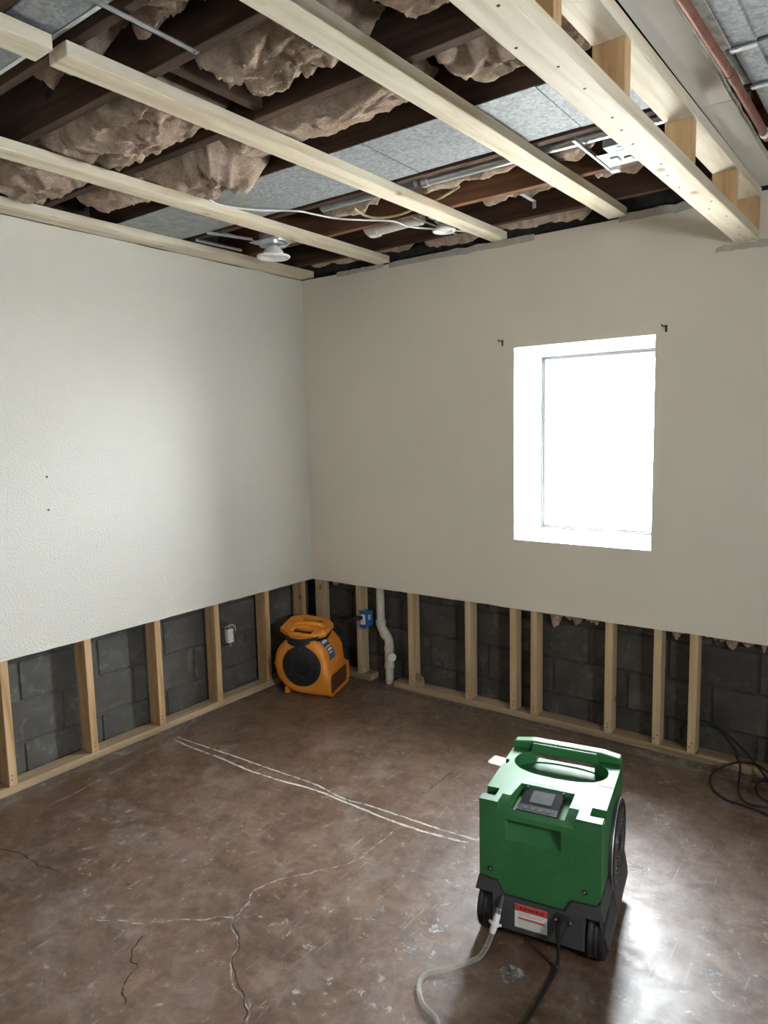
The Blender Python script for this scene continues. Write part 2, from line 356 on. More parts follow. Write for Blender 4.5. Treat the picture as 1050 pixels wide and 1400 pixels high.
# outside: grade, and an unseen eave sized to narrow the sun patch
struct(obj('ground_outside', MB().box(-6, 10, .34, 12, .55, .60), 'gravel'))
struct(obj('shade_eave', MB().box(.8, 3.0, .33, .42, WZ1 + .06, WZ1 + .10), 'shade_eave_white'))
# ------------------------------------------------------------------ window
win = struct(bpy.data.objects.new('window_1', None)); COL.objects.link(win); win.location = (WX0, WD, WZ0)
WW, WH = WX1 - WX0, WZ1 - WZ0
def frame(mb, x0, x1, z0, z1, w_, y0, y1):
    mb.box(x0, x0 + w_, y0, y1, z0, z1).box(x1 - w_, x1, y0, y1, z0, z1).box(x0 + w_, x1 - w_, y0, y1, z0, z0 + w_).box(x0 + w_, x1 - w_, y0, y1, z1 - w_, z1); return mb
obj('window_frame', frame(MB(), .0005, WW - .0005, .0, WH - .0005, .032, 0, .065), 'window_vinyl', win, bevel=.003)
obj('glazing_stop', frame(MB(), .034, WW - .034, .034, WH - .034, .012, .012, .06), 'gasket', win, bevel=.001)
sash = obj('sash', frame(MB(), .046, WW - .046, .046, WH - .046, .030, .02, .06), 'window_vinyl', win, bevel=.004)
obj('pane', MB().box(.074, WW - .074, .038, .042, .074, WH - .074), 'window_glass', sash)
cr_ = obj('crank_base', MB().box(.20, .27, -.022, .0, .012, .030), 'white_plastic', win, bevel=.004)
obj('crank_handle', MB().tube([(.235, -.018, .028), (.262, -.034, .036), (.30, -.040, .034), (.315, -.040, .028)], .005, 8), 'white_plastic', cr_, True)
obj('sash_lock', MB().box(.40, .47, -.012, .0, .030, .042).box(.43, .44, -.02, -.008, .036, .05), 'white_plastic', win, bevel=.002)
obj('sill_bead', MB().box(.0, WW, -.02, .0, .0, .012), 'white_vinyl', win, bevel=.003)
fill_win = struct(bpy.data.objects.new('fill_window', None)); COL.objects.link(fill_win); fill_win.location = (RX + .11, W2Y0, W2Z0); fill_win.rotation_euler = (0, 0, PI / 2)  # unseen window, added to fill the room with daylight
obj('window_frame', frame(MB(), 0, W2Y1 - W2Y0, 0, W2Z1 - W2Z0, .05, -.03, .03), 'white_vinyl', fill_win, bevel=.003)  # frame of the added fill window
obj('pane', MB().box(.05, W2Y1 - W2Y0 - .05, -.002, .002, .05, W2Z1 - W2Z0 - .05), 'window_glass', fill_win)  # pane of the added fill window
# curtain rod hooks left in the wall
for i, (p, lab) in enumerate((((1.438, 0, 2.071), 'small black curtain hook screwed above the hinge corner of the window, bent to the side'), ((2.278, 0, 2.063), 'small black curtain hook beside the window head, below the ladder framing'))):
    h = thing('curtain_hook', lab, 'hook', p)
    h.scale = (.75, .75, .75); obj('back_plate', MB().box(-.006, .006, -.003, 0, -.022, .022), 'black_paint', h, bevel=.0015)
    sgn = 1
    obj('hook_arm', MB().tube(spline([(0, -.002, .012), (-.004, -.018, .012), (-.018 * sgn, -.024, .014), (-.02 * sgn, -.024, .024)], 5), .0042, 8), 'black_paint', h, True)
    obj('screw', MB().lathe([(.004, 0), (.003, .002), (.001, .0025)], 8, Matrix.Translation((0, -.003, -.014)) @ Matrix.Rotation(PI / 2, 4, 'X')), 'nail_dark', h)

# ------------------------------------------------------------------ studs and plates
ORD = ['first', 'second', 'third', 'fourth', 'fifth', 'sixth', 'seventh', 'eighth', 'ninth', 'tenth', 'eleventh', 'twelfth', 'thirteenth']
def stud(x, y, dx, dy, mat, label, tilt=0.0, twist=0.0, group=None):
    o = thing('wall_stud', label, 'stud', (x, y, .038), twist, group)
    h = .93 if (y > 0 and WX0 - .05 < x < WX1 + .05) else 2.56
    b = obj('timber', MB().box(-dx / 2, dx / 2, -dy / 2, dy / 2, 0, h), mat, o, bevel=.003)
    for k in range(2):
        s_ = R.choice((-1, 1)); zz = .03 + .02 * k
        if dy > dx: obj('nail_head', MB().lathe([(.0035, 0), (.003, .001)], 8, Matrix.Translation((R.uniform(-.008, .008), -dy / 2, zz)) @ Matrix.Rotation(PI / 2, 4, 'X')), 'nail_dark', o)
        else: obj('nail_head', MB().lathe([(.0035, 0), (.003, .001)], 8, Matrix.Translation((dx / 2, R.uniform(-.008, .008), zz)) @ Matrix.Rotation(PI / 2, 4, 'Y')), 'nail_dark', o)
    return o
ys = [-2.019 + .4064 * i - .019 for i in range(-3, 5)]      # left wall, far to near
names_l = list(reversed(ys))
for i, y in enumerate(names_l):
    extra = {0: 'behind the orange air mover', 1: 'beside the white receptacle box'}.get(i)
    lab = 'pine stud under the glossy textured wall, %s from the room corner' % ORD[i + 1]
    if extra: lab = 'pine stud under the glossy textured wall, %s' % extra
    stud(-.0127 - .0445, y, .089, .038, 'stud_z', lab, twist=R.uniform(-.02, .02))
stud(-.0127 - .0445, -.075, .089, .038, 'stud_z', 'pine corner stud at the end of the glossy textured wall')
bxs = [.776, 1.1818, 1.469, 1.5959, 2.0082, 2.2501, 2.417]
lab_b = ['pine stud between the white drain pipe and the open block bay under the window wall', 'pine stud standing alone, second after the white drain pipe',
         'pine stud of the close pair below the window, the one nearer the drain pipe', 'pine stud of the close pair below the window, the one farther from the drain pipe',
         'pine stud behind the green dehumidifier, first after the close pair', 'knotty pine stud of the pair beside the black cord, nearer the window', 'pine stud with a black cord looped around its foot']
for x, l in zip(bxs, lab_b): stud(x + .0195, .0127 + .038, .038, .076, 'stud_pale', l, twist=R.uniform(-.03, .03))
stud(.367 + .0195, .0127 + .038, .038, .076, 'stud_pale', 'pine stud carrying the blue outlet box')
stud(.042, .0127 + .038, .06, .076, 'stud_pale', 'doubled pine corner stud behind the air mover on the window wall')
for x in (2.83,): stud(x, .0127 + .038, .038, .076, 'stud_pale', 'pine stud past the coiled black cord under the window wall')
obj_ = tag(obj('bottom_plate', MB().box(-.0445, .0445, RY - .0 + .01, -.0, 0, .038), 'plate_y', bevel=.003), 'long pine bottom plate on the floor under the glossy textured wall', 'wood plate'); obj_.location = (-.0572, 0, 0)
def plate(x0, x1, label):
    o = obj('bottom_plate', MB().box(0, x1 - x0, -.0445, .0445, 0, .038), 'plate_x', bevel=.004); o.location = (x0, .0127 + .0465, 0); tag(o, label, 'wood plate'); return o
plate(-.01, .47, 'short pine bottom plate with sawn end beside the white drain pipe'); plate(.655, RX - .02, 'long worn pine bottom plate on the floor under the window wall')
# small scrap block behind first long plate stud
tag(obj('wood_scrap', MB().prism([(0, 0), (.05, 0), (.045, .05), (.0, .075)], 1, 0, .03), 'plate_x', bevel=.002), 'small wood scrap beside the stud foot near the drain pipe', 'wood scrap').location = (.815, .03, .038)

# ------------------------------------------------------------------ drain pipe
dp = thing('drain_pipe', 'white plastic drain pipe with offset bends and cleanout between two studs', 'pipe', (.595, .058, 0))
def P(mb_): return mb_
obj('pipe', MB().tube([(0, 0, 0), (0, 0, .12)], .026, 18), 'pvc_aged', dp, True)
obj('pipe', MB().tube([(-.062, 0, .40), (-.062, 0, 2.6)], .026, 18), 'pvc_aged', dp, True)
obj('elbow', MB().tube(spline([(0, 0, .235), (0, 0, .275), (-.012, 0, .305), (-.045, 0, .345), (-.060, 0, .375), (-.062, 0, .405)], 5), .0285, 18), 'pvc_aged', dp, True)
obj('coupling', MB().lathe([(.029, .375), (.032, .378), (.032, .408), (.029, .411)], 20, Matrix.Translation((-.062, 0, 0))), 'pvc_aged', dp, True)
obj('coupling', MB().tube([(-.016, 0, .303), (-.040, 0, .337)], .0315, 18), 'pvc_aged', dp, True)
tee = obj('tee', MB().lathe([(.028, .10), (.032, .102), (.032, .13), (.029, .135), (.029, .215), (.032, .22), (.032, .245), (.028, .248)], 20), 'pvc_aged', dp, True)
Mq = Matrix.Translation((.0, 0, .185)) @ Matrix.Rotation(math.radians(-35), 4, 'Z') @ Matrix.Rotation(PI / 2, 4, 'Y')
obj('branch', MB().lathe([(.024, .0), (.024, .03), (.030, .032), (.030, .05)], 18, Mq), 'pvc_aged', tee, True)
cap = obj('cleanout_cap', MB().lathe([(.026, .048), (.026, .056), (.02, .057)], 18, Mq), 'pvc', tee, True)
# ------------------------------------------------------------------ electrical boxes
bb = thing('outlet_box', 'blue plastic outlet box with a black plug, fixed to a stud', 'outlet box', (.434, -.005, .362))
obj('box', frame(MB(), -.026, .026, 0, .098, .004, 0, .075).box(-.026, .026, .071, .075, 0, .098), 'blue_box', bb, bevel=.002)
rc = obj('receptacle', MB().box(-.017, .017, -.006, .03, .016, .082), 'white_plastic', bb, bevel=.004)
obj('label', MB().box(.0262, .0266, .025, .048, .045, .075), 'label_white', bb); obj('label_print', MB().box(.0267, .0269, .031, .042, .053, .067), 'label_grey_text', bb)
for z0_, z1_ in ((-.012, 0), (.098, .108)): obj('mounting_tab', MB().box(-.03, .03, .0, .006, z0_, z1_), 'blue_box', bb, bevel=.001)
obj('plug', MB().tube([(-.006, -.006, .062), (-.010, -.03, .063), (-.022, -.05, .062), (-.045, -.056, .058)], [.014, .015, .013, .006], 12), 'black_rubber', bb, True)
ob = thing('outlet_box', 'white duplex receptacle in a metal box standing free between two studs', 'outlet box', (-.055, -.690, .398), PI / 2); ob.scale = (1.3, 1.0, 1.2)
# local +x is along the wall (towards the corner), local -y faces the room
obj('box', frame(MB(), -.028, .028, -.05, .05, .003, .004, .060).box(-.028, .028, .057, .060, -.05, .05), 'steel_strap', ob)
obj('mounting_strap', MB().box(-.009, .009, -.002, .002, -.056, .056), 'steel_strap', ob, bevel=.001)
r_ = obj('receptacle', MB().box(-.017, .017, -.008, .02, -.035, .035), 'white_plastic', ob, bevel=.004)
for z in (-.019, .019):
    obj('socket_face', MB().lathe([(.0145, 0), (.013, .003), (.001, .003)], 16, Matrix.Translation((0, -.008, z)) @ Matrix.Rotation(PI / 2, 4, 'X')), 'white_plastic', r_, True)
    obj('slot', MB().box(-.007, -.005, -.0116, -.010, z - .004, z + .004).box(.005, .007, -.0116, -.010, z - .004, z + .004), 'nail_dark', r_)
obj('wire_loop', MB().tube(spline([(-.02, .004, .05), (.0, -.014, .06), (.025, -.012, .045), (.03, -.006, .02)], 6), .002, 6), 'cable_white', ob, True)
0 and tag(obj('stub_conduit', MB().tube([(-.085, -.690, .03), (-.085, -.690, .352)], .008, 8), 'steel_strap', None, True), 'thin steel conduit rising behind the free standing receptacle box', 'conduit')

# ------------------------------------------------------------------ tufts of insulation hanging below the drywall cut
def tuft(x0, x1, depth, seed, label):
    n = max(6, int((x1 - x0) / .007)); m = 6; vs_ = []; fs_ = []
    for i in range(n + 1):
        x = x0 + (x1 - x0) * i / n
        d = 1.5 * depth * (.25 + 1.1 * abs(noise.noise(Vector((x * 16, seed, 0)))) + .5 * noise.noise(Vector((x * 45, seed, 4))))
        e = min(1, 6 * min(i, n - i) / n + .15); d = max(.006, d * e)
        for side in (0, 1):
            for j in range(m + 1):
                v = j / m; th = .02 * math.sin(PI * min(1, v + .15)) + .004
                y = .068 + (-th if side == 0 else th) + .012 * noise.noise(Vector((x * 25, v * 3, seed + 9)))
                vs_.append((x + .008 * noise.noise(Vector((x * 30, v * 4, seed))), y, HB + .03 - (d + .03) * v))
    k = 2 * (m + 1)
    for i in range(n):
        for side in (0, 1):
            for j in range(m):
                a = i * k + side * (m + 1) + j; fs_.append((a, a + 1, a + 1 + k, a + k))
        a = i * k; fs_.append((a + m, a + 2 * m + 1, a + k + 2 * m + 1, a + k + m)); fs_.append((a, a + m + 1, a + k + m + 1, a + k))
    fs_ += [tuple(range(0, m + 1)) + tuple(range(2 * m + 1, m, -1)), tuple(n * k + q for q in list(range(0, m + 1)) + list(range(2 * m + 1, m, -1)))]
    tag(obj('insulation_tuft', MB().add(vs_, fs_), 'insulation_pink', None, True, angle=60), label, 'insulation')
tuft(.10, .345, .035, 1, 'dusty insulation tuft above the air mover, beside the corner stud')
tuft(.425, .50, .02, 2, 'dusty insulation tuft above the blue outlet box'); tuft(.57, .76, .02, 3, 'dusty insulation tuft beside the top of the drain pipe')
tuft(.83, 1.16, .012, 4, 'thin insulation fringe in the bay right after the drain pipe stud'); tuft(1.515, 1.59, .06, 5, 'pink insulation tuft between the close pair of studs')
tuft(1.64, 2.0, .07, 6, 'ragged pink insulation hanging behind the bay of the green dehumidifier'); tuft(2.06, 2.245, .035, 7, 'pink insulation fringe left of the knotty stud'.replace('left of', 'next to'))
tuft(2.295, 2.412, .055, 8, 'pink insulation tuft between the knotty stud and the corded stud'); tuft(2.465, 2.80, .05, 9, 'ragged pink insulation hanging over the coiled black cord')
# ------------------------------------------------------------------ ceiling timbers
def board(name, p0, p1, w_, h, mat, label, cat='board', bevel=.003, parent=None):
    """timber from p0 to p1 (middle of the underside); local y runs along it"""
    p0 = Vector(p0); p1 = Vector(p1); d = p1 - p0; L = d.length; n = max(2, int(L / .12)); vs_ = []; fs_ = []
    sd_ = R.uniform(0, 50)
    for i in range(n + 1):
        y = L * i / n; wx = .0025 * noise.noise(Vector((y * 1.5, sd_, 0))); wz = .0015 * noise.noise(Vector((y * 2, sd_, 5)))
        e = .0015 * noise.noise(Vector((y * 6, sd_, 9)))
        vs_ += [(-w_ / 2 + wx + e, y, wz), (w_ / 2 + wx, y, wz), (w_ / 2 + wx, y, h + wz), (-w_ / 2 + wx, y, h + wz)]
    for i in range(n):
        for k in range(4): a = i * 4 + k; b = i * 4 + (k + 1) % 4; fs_.append((a, b, b + 4, a + 4))
    fs_ += [(3, 2, 1, 0), (n * 4, n * 4 + 1, n * 4 + 2, n * 4 + 3)]
    o = obj(name, MB().add(vs_, fs_), mat, parent, bevel=bevel)
    o.location = p0; o.rotation_euler = (0, 0, math.atan2(d.y, d.x) - PI / 2)
    if label: tag(o, label, cat)
    return o
ZB = 2.596; ZJ = 2.638
JY = [(-3.36, 'ceiling joist behind'), (-2.95, ''), (-2.56, ''), (-2.140, ''), (-1.740, ''), (-1.368, ''), (-.962, ''), (-.545, ''), (-.145, '')]
jl = {-2.56: 'dark old ceiling joist beside the narrow sheet metal duct', -2.140: 'dark old ceiling joist with the metal strap nailed to it',
      -1.740: 'dark old ceiling joist between two bays of brown insulation', -1.368: 'dark old ceiling joist along the wide metal duct, insulation side',
      -.962: 'dark old ceiling joist along the wide metal duct, conduit side', -.545: 'reddish brown ceiling joist beside the white plastic pipe', -.145: 'dark old ceiling joist closest to the window wall'}
for y, _ in JY:
    o = obj('ceiling_joist', MB().box(0, RX + .1, -.019, .019, 0, ZC - ZJ - .001), 'joist_warm' if y == -.545 else 'old_x', bevel=.003)
    o.location = (-.12, y, ZJ); tag(o, jl.get(y, 'dark old ceiling joist %s beyond the narrow sheet metal duct' % ('first' if y > -3 else 'second')), 'joist', 'ceiling joists')
board('furring_board', (1.387, -4.2, ZB), (1.388, -2.425, ZB), .089, .038, 'pine_y', 'pale pine furring board crossing the narrow duct, butted at a gap')
board('furring_board', (1.394, -2.392, ZB), (1.428, -.012, ZB), .089, .038, 'pine_y', 'pale pine furring board running from the butt gap over the small can light')
board('furring_board', (.668, -4.0, ZB), (.668, -.012, ZB), .092, .038, 'pine_y', 'pale pine furring board crossing above the hanging can light')
board('furring_board', (.053, -4.0, ZB), (.053, -.005, ZB), .118, .038, 'pine_y', 'pale pine nailer board along the top of the glossy textured wall')
board('furring_board', (1.955, -3.9, ZB), (2.048, -.012, ZB), .089, .038, 'pine_y', 'pale pine furring board with knots beside the ladder framing')
# ladder framing of the soffit
sf = thing('soffit_ladder', 'pine ladder frame of two long boards joined by short blocks', 'soffit frame', (2.6045, -.002, 2.395), math.radians(-1.32))
def lbox(name, x0, x1, y0, y1, z0, z1, mat, bev=.003):
    o = obj(name, MB().box(x0, x1, y0, y1, z0, z1), mat, sf, bevel=bev); return o
lbox('bottom_board', -.046, .046, -3.9, 0, 0, .038, 'pine_y'); lbox('top_board', -.040, .050, -3.9, 0, .170, .208, 'pine_y')
for k, y in enumerate((-.02, -.43, -1.02, -1.615, -2.02, -2.43, -2.84, -3.25)):
    lbox('block', -.040, .046, y - .019 - (.0 if k else 0), y + .019, .038, .170, 'stud_z')
# short bits of nail heads
for k in range(16):
    o = obj('nail_head', MB().lathe([(.004, 0), (.0035, -.001)], 8, Matrix.Translation((R.uniform(-.03, .03), -.15 - k * .15 + R.uniform(-.05, .05), 0))), 'nail_dark', sf)
# strip of old ceiling drywall beside the ladder
mb = MB(); n = 50
pts = [(2.652 - .0, -.02)] ; L_ = [(2.650 - .062 * i / n, -.02 - 3.2 * i / n) for i in range(n + 1)]; Rr = [(2.728 + .006 * noise.noise(Vector((i * .9, 0, 3))) - .018 * (i / n), -.02 - 3.2 * i / n) for i in range(n + 1)]
for a, b in ((0, 15), (15, 50)):
    mb = MB().prism(L_[a:b + 1] + [(x, y + (0.004 if a == 0 and k == 0 else 0)) for k, (x, y) in enumerate(reversed(Rr[a:b + 1]))], 2, 2.606, 2.6187)
    o = obj('ceiling_board', mb, 'old_ceiling_board'); tag(o, ('strip of white ceiling drywall beside the ladder frame, piece at the window wall' if a == 0 else 'long strip of white ceiling drywall with a broken edge beside the brown pipe'), 'drywall')
    obj('broken_edge', MB().tube([(x + .002, y, 2.611) for x, y in Rr[a:b + 1]], .0065, 6), 'drywall_core', o)
o = obj('backing_board', MB().box(2.60, 2.685, -3.2, -.03, 2.6195, 2.637), 'old_y', bevel=.002); tag(o, 'dark wood backing strip above the white ceiling drywall strip', 'board')
# brown pipe inside the soffit, duct with cleats beyond it
bp_ = thing('supply_pipe', 'brown metal pipe running along the soffit beside the drywall strip', 'pipe', (0, 0, 2.575))
pp_ = [pix(x, y, 2, 2.575) for x, y in ((929, -6), (1005, 112), (1045, 182))]; d0 = (pp_[0] - pp_[1]).normalized()
path = [pp_[0] + Vector((-.012, -1.5, 0))] + pp_; path = [(p.x, p.y, 0) for p in path]; e_ = Vector(path[-1]); d1 = (Vector(path[-1]) - Vector(path[-2])).normalized()
obj('pipe', MB().tube(path, .0125, 14), 'copper_old', bp_, True)
q_ = Vector(path[1]).lerp(Vector(path[2]), .93); obj('coupling', MB().tube([q_ - d1 * .03, q_ + d1 * .03], .0145, 14), 'copper_old', bp_, True)
obj('pipe_end_fitting', MB().tube([e_ - d1 * .012, e_ + d1 * .012], .0155, 14), 'white_plastic', bp_, True)
obj('riser', MB().tube(spline([e_, e_ + d1 * .05, e_ + d1 * .065 + Vector((-.006, 0, .02)), e_ + d1 * .07 + Vector((-.007, 0, .06)), e_ + d1 * .07 + Vector((-.007, 0, .20))], 6), .012, 14), 'copper_old', bp_, True)
td = thing('trunk_duct', 'sheet metal trunk duct with folded cleats running above the soffit', 'duct', (0, 0, 2.60))
D_ = [pix(x, y, 2, 2.60) for x, y in ((965, 0), (1000, 65), (1029, 115), (1052, 160))]; dd_ = (D_[0] - D_[1]).normalized(); D_[0] = D_[1] + dd_ * 1.9; D_[3] = D_[2] + (D_[3] - D_[2]).normalized() * .62
for k in range(3):
    a, b = D_[k], D_[k + 1]; g = (b - a).normalized() * .002; a = a + g; b = b - g; v_ = []
    for p in (a, b): v_ += [(p.x + dx_, p.y, z_) for dx_, z_ in ((0, 0), (.058, -.004), (.062, .002), (.42, .014), (.42, .036), (0, .036))]
    obj('duct_panel', MB().add(v_, [(5, 4, 3, 2, 1, 0), (6, 7, 8, 9, 10, 11)] + [(m, (m + 1) % 6, 6 + (m + 1) % 6, 6 + m) for m in range(6)]), 'galvanised', td)
for p in D_[1:3]: obj('s_cleat', MB().box(p.x - .004, p.x + .06, p.y - .008, p.y + .012, -.012, -.0055), 'galv_smooth', td, bevel=.001); obj('cleat_gap', MB().box(p.x + .06, p.x + .42, p.y - .004, p.y + .006, -.003, .012), 'nail_dark', td)
a, b = D_[0], D_[1]
def strip(a, b, w_, z0, z1, mat):
    v_ = []
    for p in (a, b): v_ += [(p.x - w_, p.y, z0), (p.x - .001, p.y, z0), (p.x - .001, p.y, z1), (p.x - w_, p.y, z1)]
    obj('side_flange', MB().add(v_, [(3, 2, 1, 0), (4, 5, 6, 7)] + [(m, (m + 1) % 4, 4 + (m + 1) % 4, 4 + m) for m in range(4)]), mat, td, bevel=.002)
strip(a, b, .030, -.002, .020, 'fiber_board'); strip(b, D_[2], .030, .004, .024, 'galv_dull')
# ------------------------------------------------------------------ ducts and metal between the joists
wd = thing('panned_duct', 'wide galvanised sheet metal duct covering the bay between two joists', 'duct', (0, 0, 2.6305))
for k, (x0, x1) in enumerate(((-.1, .86), (.863, 1.60), (1.603, 2.26), (2.263, 2.596))):
    obj('sheet', MB().box(x0, x1, -1.392 + .002 * k, -1.020, .004 - .0008 * (k % 2), .0066 - .0008 * (k % 2)).box(x0, x1, -1.023, -1.020, .004, .12).box(x0, x1, -1.345, -1.342, .006, .12), 'galv_dull' if k == 0 else 'galvanised', wd)


cd = thing('conduit', 'round galvanised conduit running along the edge of the wide duct', 'conduit', (0, -.842, 2.665))
obj('tube', MB().tube([(1.52, 0, 0), (2.75, 0, 0)], .021, 16), 'galv_smooth', cd, True); obj('tube', MB().tube([(.93, .0, .006), (1.46, .0, .006)], .018, 16), 'galv_dull', cd, True)
obj('strap', MB().tube([(1.50, 0, .0), (1.53, 0, 0)], .0235, 16), 'galv_smooth', cd, True)
nd_ = thing('narrow_duct', 'narrow sheet metal duct crossing above the butt gap of a furring board', 'duct', (0, 0, 2.652))
obj('duct_body', MB().box(-.1, 1.9, -2.525, -2.405, 0, .15), 'galvanised', nd_, bevel=.003); obj('seam_flange', MB().box(-.1, 1.75, -2.405, -2.392, -.002, .02), 'galv_smooth', nd_, bevel=.002)
tag(obj('nailer_strip', MB().box(.98, 1.72, -.014, .014, 0, .04), 'old_x', bevel=.002), 'thin brown wood strip hung beside the narrow duct', 'wood strip').location = (0, -2.352, ZJ + .009)
st = thing('metal_strap', 'long thin steel strap nailed across to a dark joist', 'strap', (1.641, -2.158, 2.633))
obj('bar', MB().box(-.010, .010, -.42, -.03, .0, .003).box(-.010, -.007, -.378, -.03, .0, .012), 'steel_strap', st); obj('bent_end', MB().prism([(-.03, .0), (-.03, .003), (-.012, .003), (.02, .003), (.02, .0), (-.012, .0)], 0, -.008, .008), 'steel_strap', st)
obj('nail_head', MB().lathe([(.004, -.001), (.003, -.002)], 8, Matrix.Translation((0, .008, 0))), 'nail_dark', st)
tag(obj('blocking', MB().box(-.019, .019, -.18, .18, 0, .13), 'old_y', bevel=.003), 'short brown wood blocking between two dark joists', 'blocking').location = (1.475, -1.94, 2.66)
# bracket of the removed can light by the ladder
bk = thing('can_bracket', 'galvanised mounting frame with junction box hung between joists beside the ladder', 'light bracket', (2.30, -.72, 2.624))
obj('plate', MB().box(-.085, .10, -.03, .115, 0, .002), 'galv_smooth', bk, bevel=.0005)
obj('side_bar', MB().box(-.098, -.088, -.235, .15, -.003, .012), 'galv_smooth', bk, bevel=.001); obj('side_bar', MB().box(.102, .112, -.235, .15, -.003, .012), 'galv_smooth', bk, bevel=.001)
jb = obj('junction_box', MB().box(-.04, .07, -.095, -.032, .0, .05), 'galv_dull', bk, bevel=.003); obj('knockout', MB().lathe([(.014, 0), (.012, -.002), (.004, -.001)], 14, Matrix.Translation((.01, -.062, 0))), 'galv_smooth', jb)
for k in range(3): obj('tab', MB().box(-.05 + .045 * k, -.02 + .045 * k, .015 + .02 * k, .06 + .012 * k, -.007, -.001), 'galv_dull' if k == 1 else 'galv_smooth', bk, bevel=.001)
obj('clip', MB().box(-.09, -.055, .12, .155, -.012, .012), 'white_plastic', bk, bevel=.003); obj('lens', MB().lathe([(.05, -.004), (.05, -.010), (.03, -.013)], 20, Matrix.Translation((.14, .045, 0))), 'led_lens', bk, True)
sh = thing('short_strap', 'short steel hanger strap below the reddish joist', 'strap', (1.80, -.53, 2.629))
obj('bar', MB().box(-.010, .010, 0, .135, 0, .003).box(-.010, -.007, 0, .135, 0, .011), 'steel_strap', sh); obj('tip', MB().box(-.008, .008, .135, .138, -.028, .003), 'steel_strap', sh)
bh = thing('bar_hanger', 'shiny steel hanger bar between joists beside the hanging can light', 'hanger bar', (.0, 0, 2.615))
p0 = pix(268, 328, 2, 2.615); p1 = pix(330, 342, 2, 2.615)
obj('bar', MB().tube([(p0.x, p0.y, 0), (p1.x, p1.y, 0)], .007, 6), 'galv_smooth', bh); p0 = pix(283, 318, 2, 2.625); p1 = pix(345, 327, 2, 2.625)
obj('bar', MB().tube([(p0.x, p0.y, .01), (p1.x, p1.y, .01)], .008, 6), 'galv_smooth', bh)
# can lights
def can(loc, r, drop, label, wire):
    c = thing('can_light', label, 'ceiling light', loc)
    obj('housing', MB().lathe([(r * .80, drop), (r * .82, drop + .004), (r * .80, drop + .10), (r * .5, drop + .115)], 28), 'galv_smooth', c, True)
    obj('collar_plate', MB().box(-r * 1.1, r * 1.1, -r * .9, r * .9, drop + .018, drop + .021), 'galv_smooth', c)
    tr_ = obj('trim_ring', MB().lathe([(r * .66, .010), (r, .006), (r, .002), (r * .94, -.004), (r * .72, -.003), (r * .55, .012)], 32), 'white_plastic', c, True, angle=50)
    obj('lens', MB().lathe([(r * .60, .008), (r * .58, .0065), (r * .1, .006)], 28), 'led_lens', tr_, True)
    obj('heat_sink', MB().lathe([(r * .62, .008), (r * .58, .03), (r * .42, .045), (r * .40, .05)], 24), 'white_plastic', tr_, True)
    for q_ in (-r, r): obj('hanger_bar', MB().box(q_ - .005, q_ + .005, (-.965 if wire else -.55) - loc[1], (-.54 if wire else -.14) - loc[1], 2.634 - loc[2], 2.638 - loc[2]), 'galv_smooth', c)
    if wire:
        obj('wire', MB().tube(spline([(.02, .0, .045), (.045, .01, .05), (.075, .03, .055), (.085, .05, .085), (.07, .06, .11)], 6), .003, 7), 'cable_white', c, True)
        obj('wire', MB().tube(spline([(.082, .048, .075), (.086, .05, .09), (.075, .058, .112)], 4), .0045, 7), 'orange_wire', c, True)
        obj('connector', MB().box(.0, .022, -.01, .01, .042, .068), 'white_plastic', c, bevel=.002)
    return c
lp = pix(374, 352, 2, 2.545); can(tuple(lp), .088, .058, 'white round can light hanging by its wire near the room corner', True)
lp = pix(607, 316, 2, 2.598); can(tuple(lp), .058, .045, 'small white round can light half hidden behind a furring board', False)
# plastic pipe, cables
pp = thing('waste_pipe', 'white plastic pipe with elbow along the reddish joist', 'pipe', (0, 0, 2.662))
a = pix(512, 317, 2, 2.662); b = pix(590, 296, 2, 2.662)
obj('pipe', MB().tube([(a.x, a.y, 0), (b.x - .050, b.y, 0)], .024, 16), 'pvc', pp, True)
obj('elbow', MB().tube(spline([(a.x + .03, a.y, 0), (a.x - .01, a.y, 0), (a.x - .035, a.y, .02), (a.x - .045, a.y, .045), (a.x - .045, a.y, .06)], 5), .030, 16), 'pvc', pp, True)
obj('coupling', MB().tube([(b.x - .095, b.y, 0), (b.x - .055, b.y, 0)], .029, 16), 'pvc', pp, True)
cab = [Vector((.80, -1.50, 2.655)), Vector((.772, -1.41, 2.630))] + [pix(x, y, 2, 2.626) for x, y in ((300, 280), (350, 287), (405, 288.5), (430, 293), (460, 298.5), (500, 301), (537, 302.5), (560, 310), (590, 313), (650, 317))]
tag(obj('cable', MB().tube(spline(cab, 5), .0042, 8), 'cable_white', None, True), 'white electrical cable sagging across the ceiling from insulation to furring board', 'cable')
cab = [pix(x, y, 2, z) for x, y, z in ((484, 285, 2.642), (500, 295, 2.632), (520, 298, 2.624), (545, 294, 2.624), (565, 286, 2.630), (583, 279, 2.642), (605, 269, 2.643), (628, 255, 2.645))]
tag(obj('cable', MB().tube(spline(cab, 5), .0055, 8), 'cable_olive', None, True), 'yellowish old cable looping between the joists behind a furring board', 'cable')
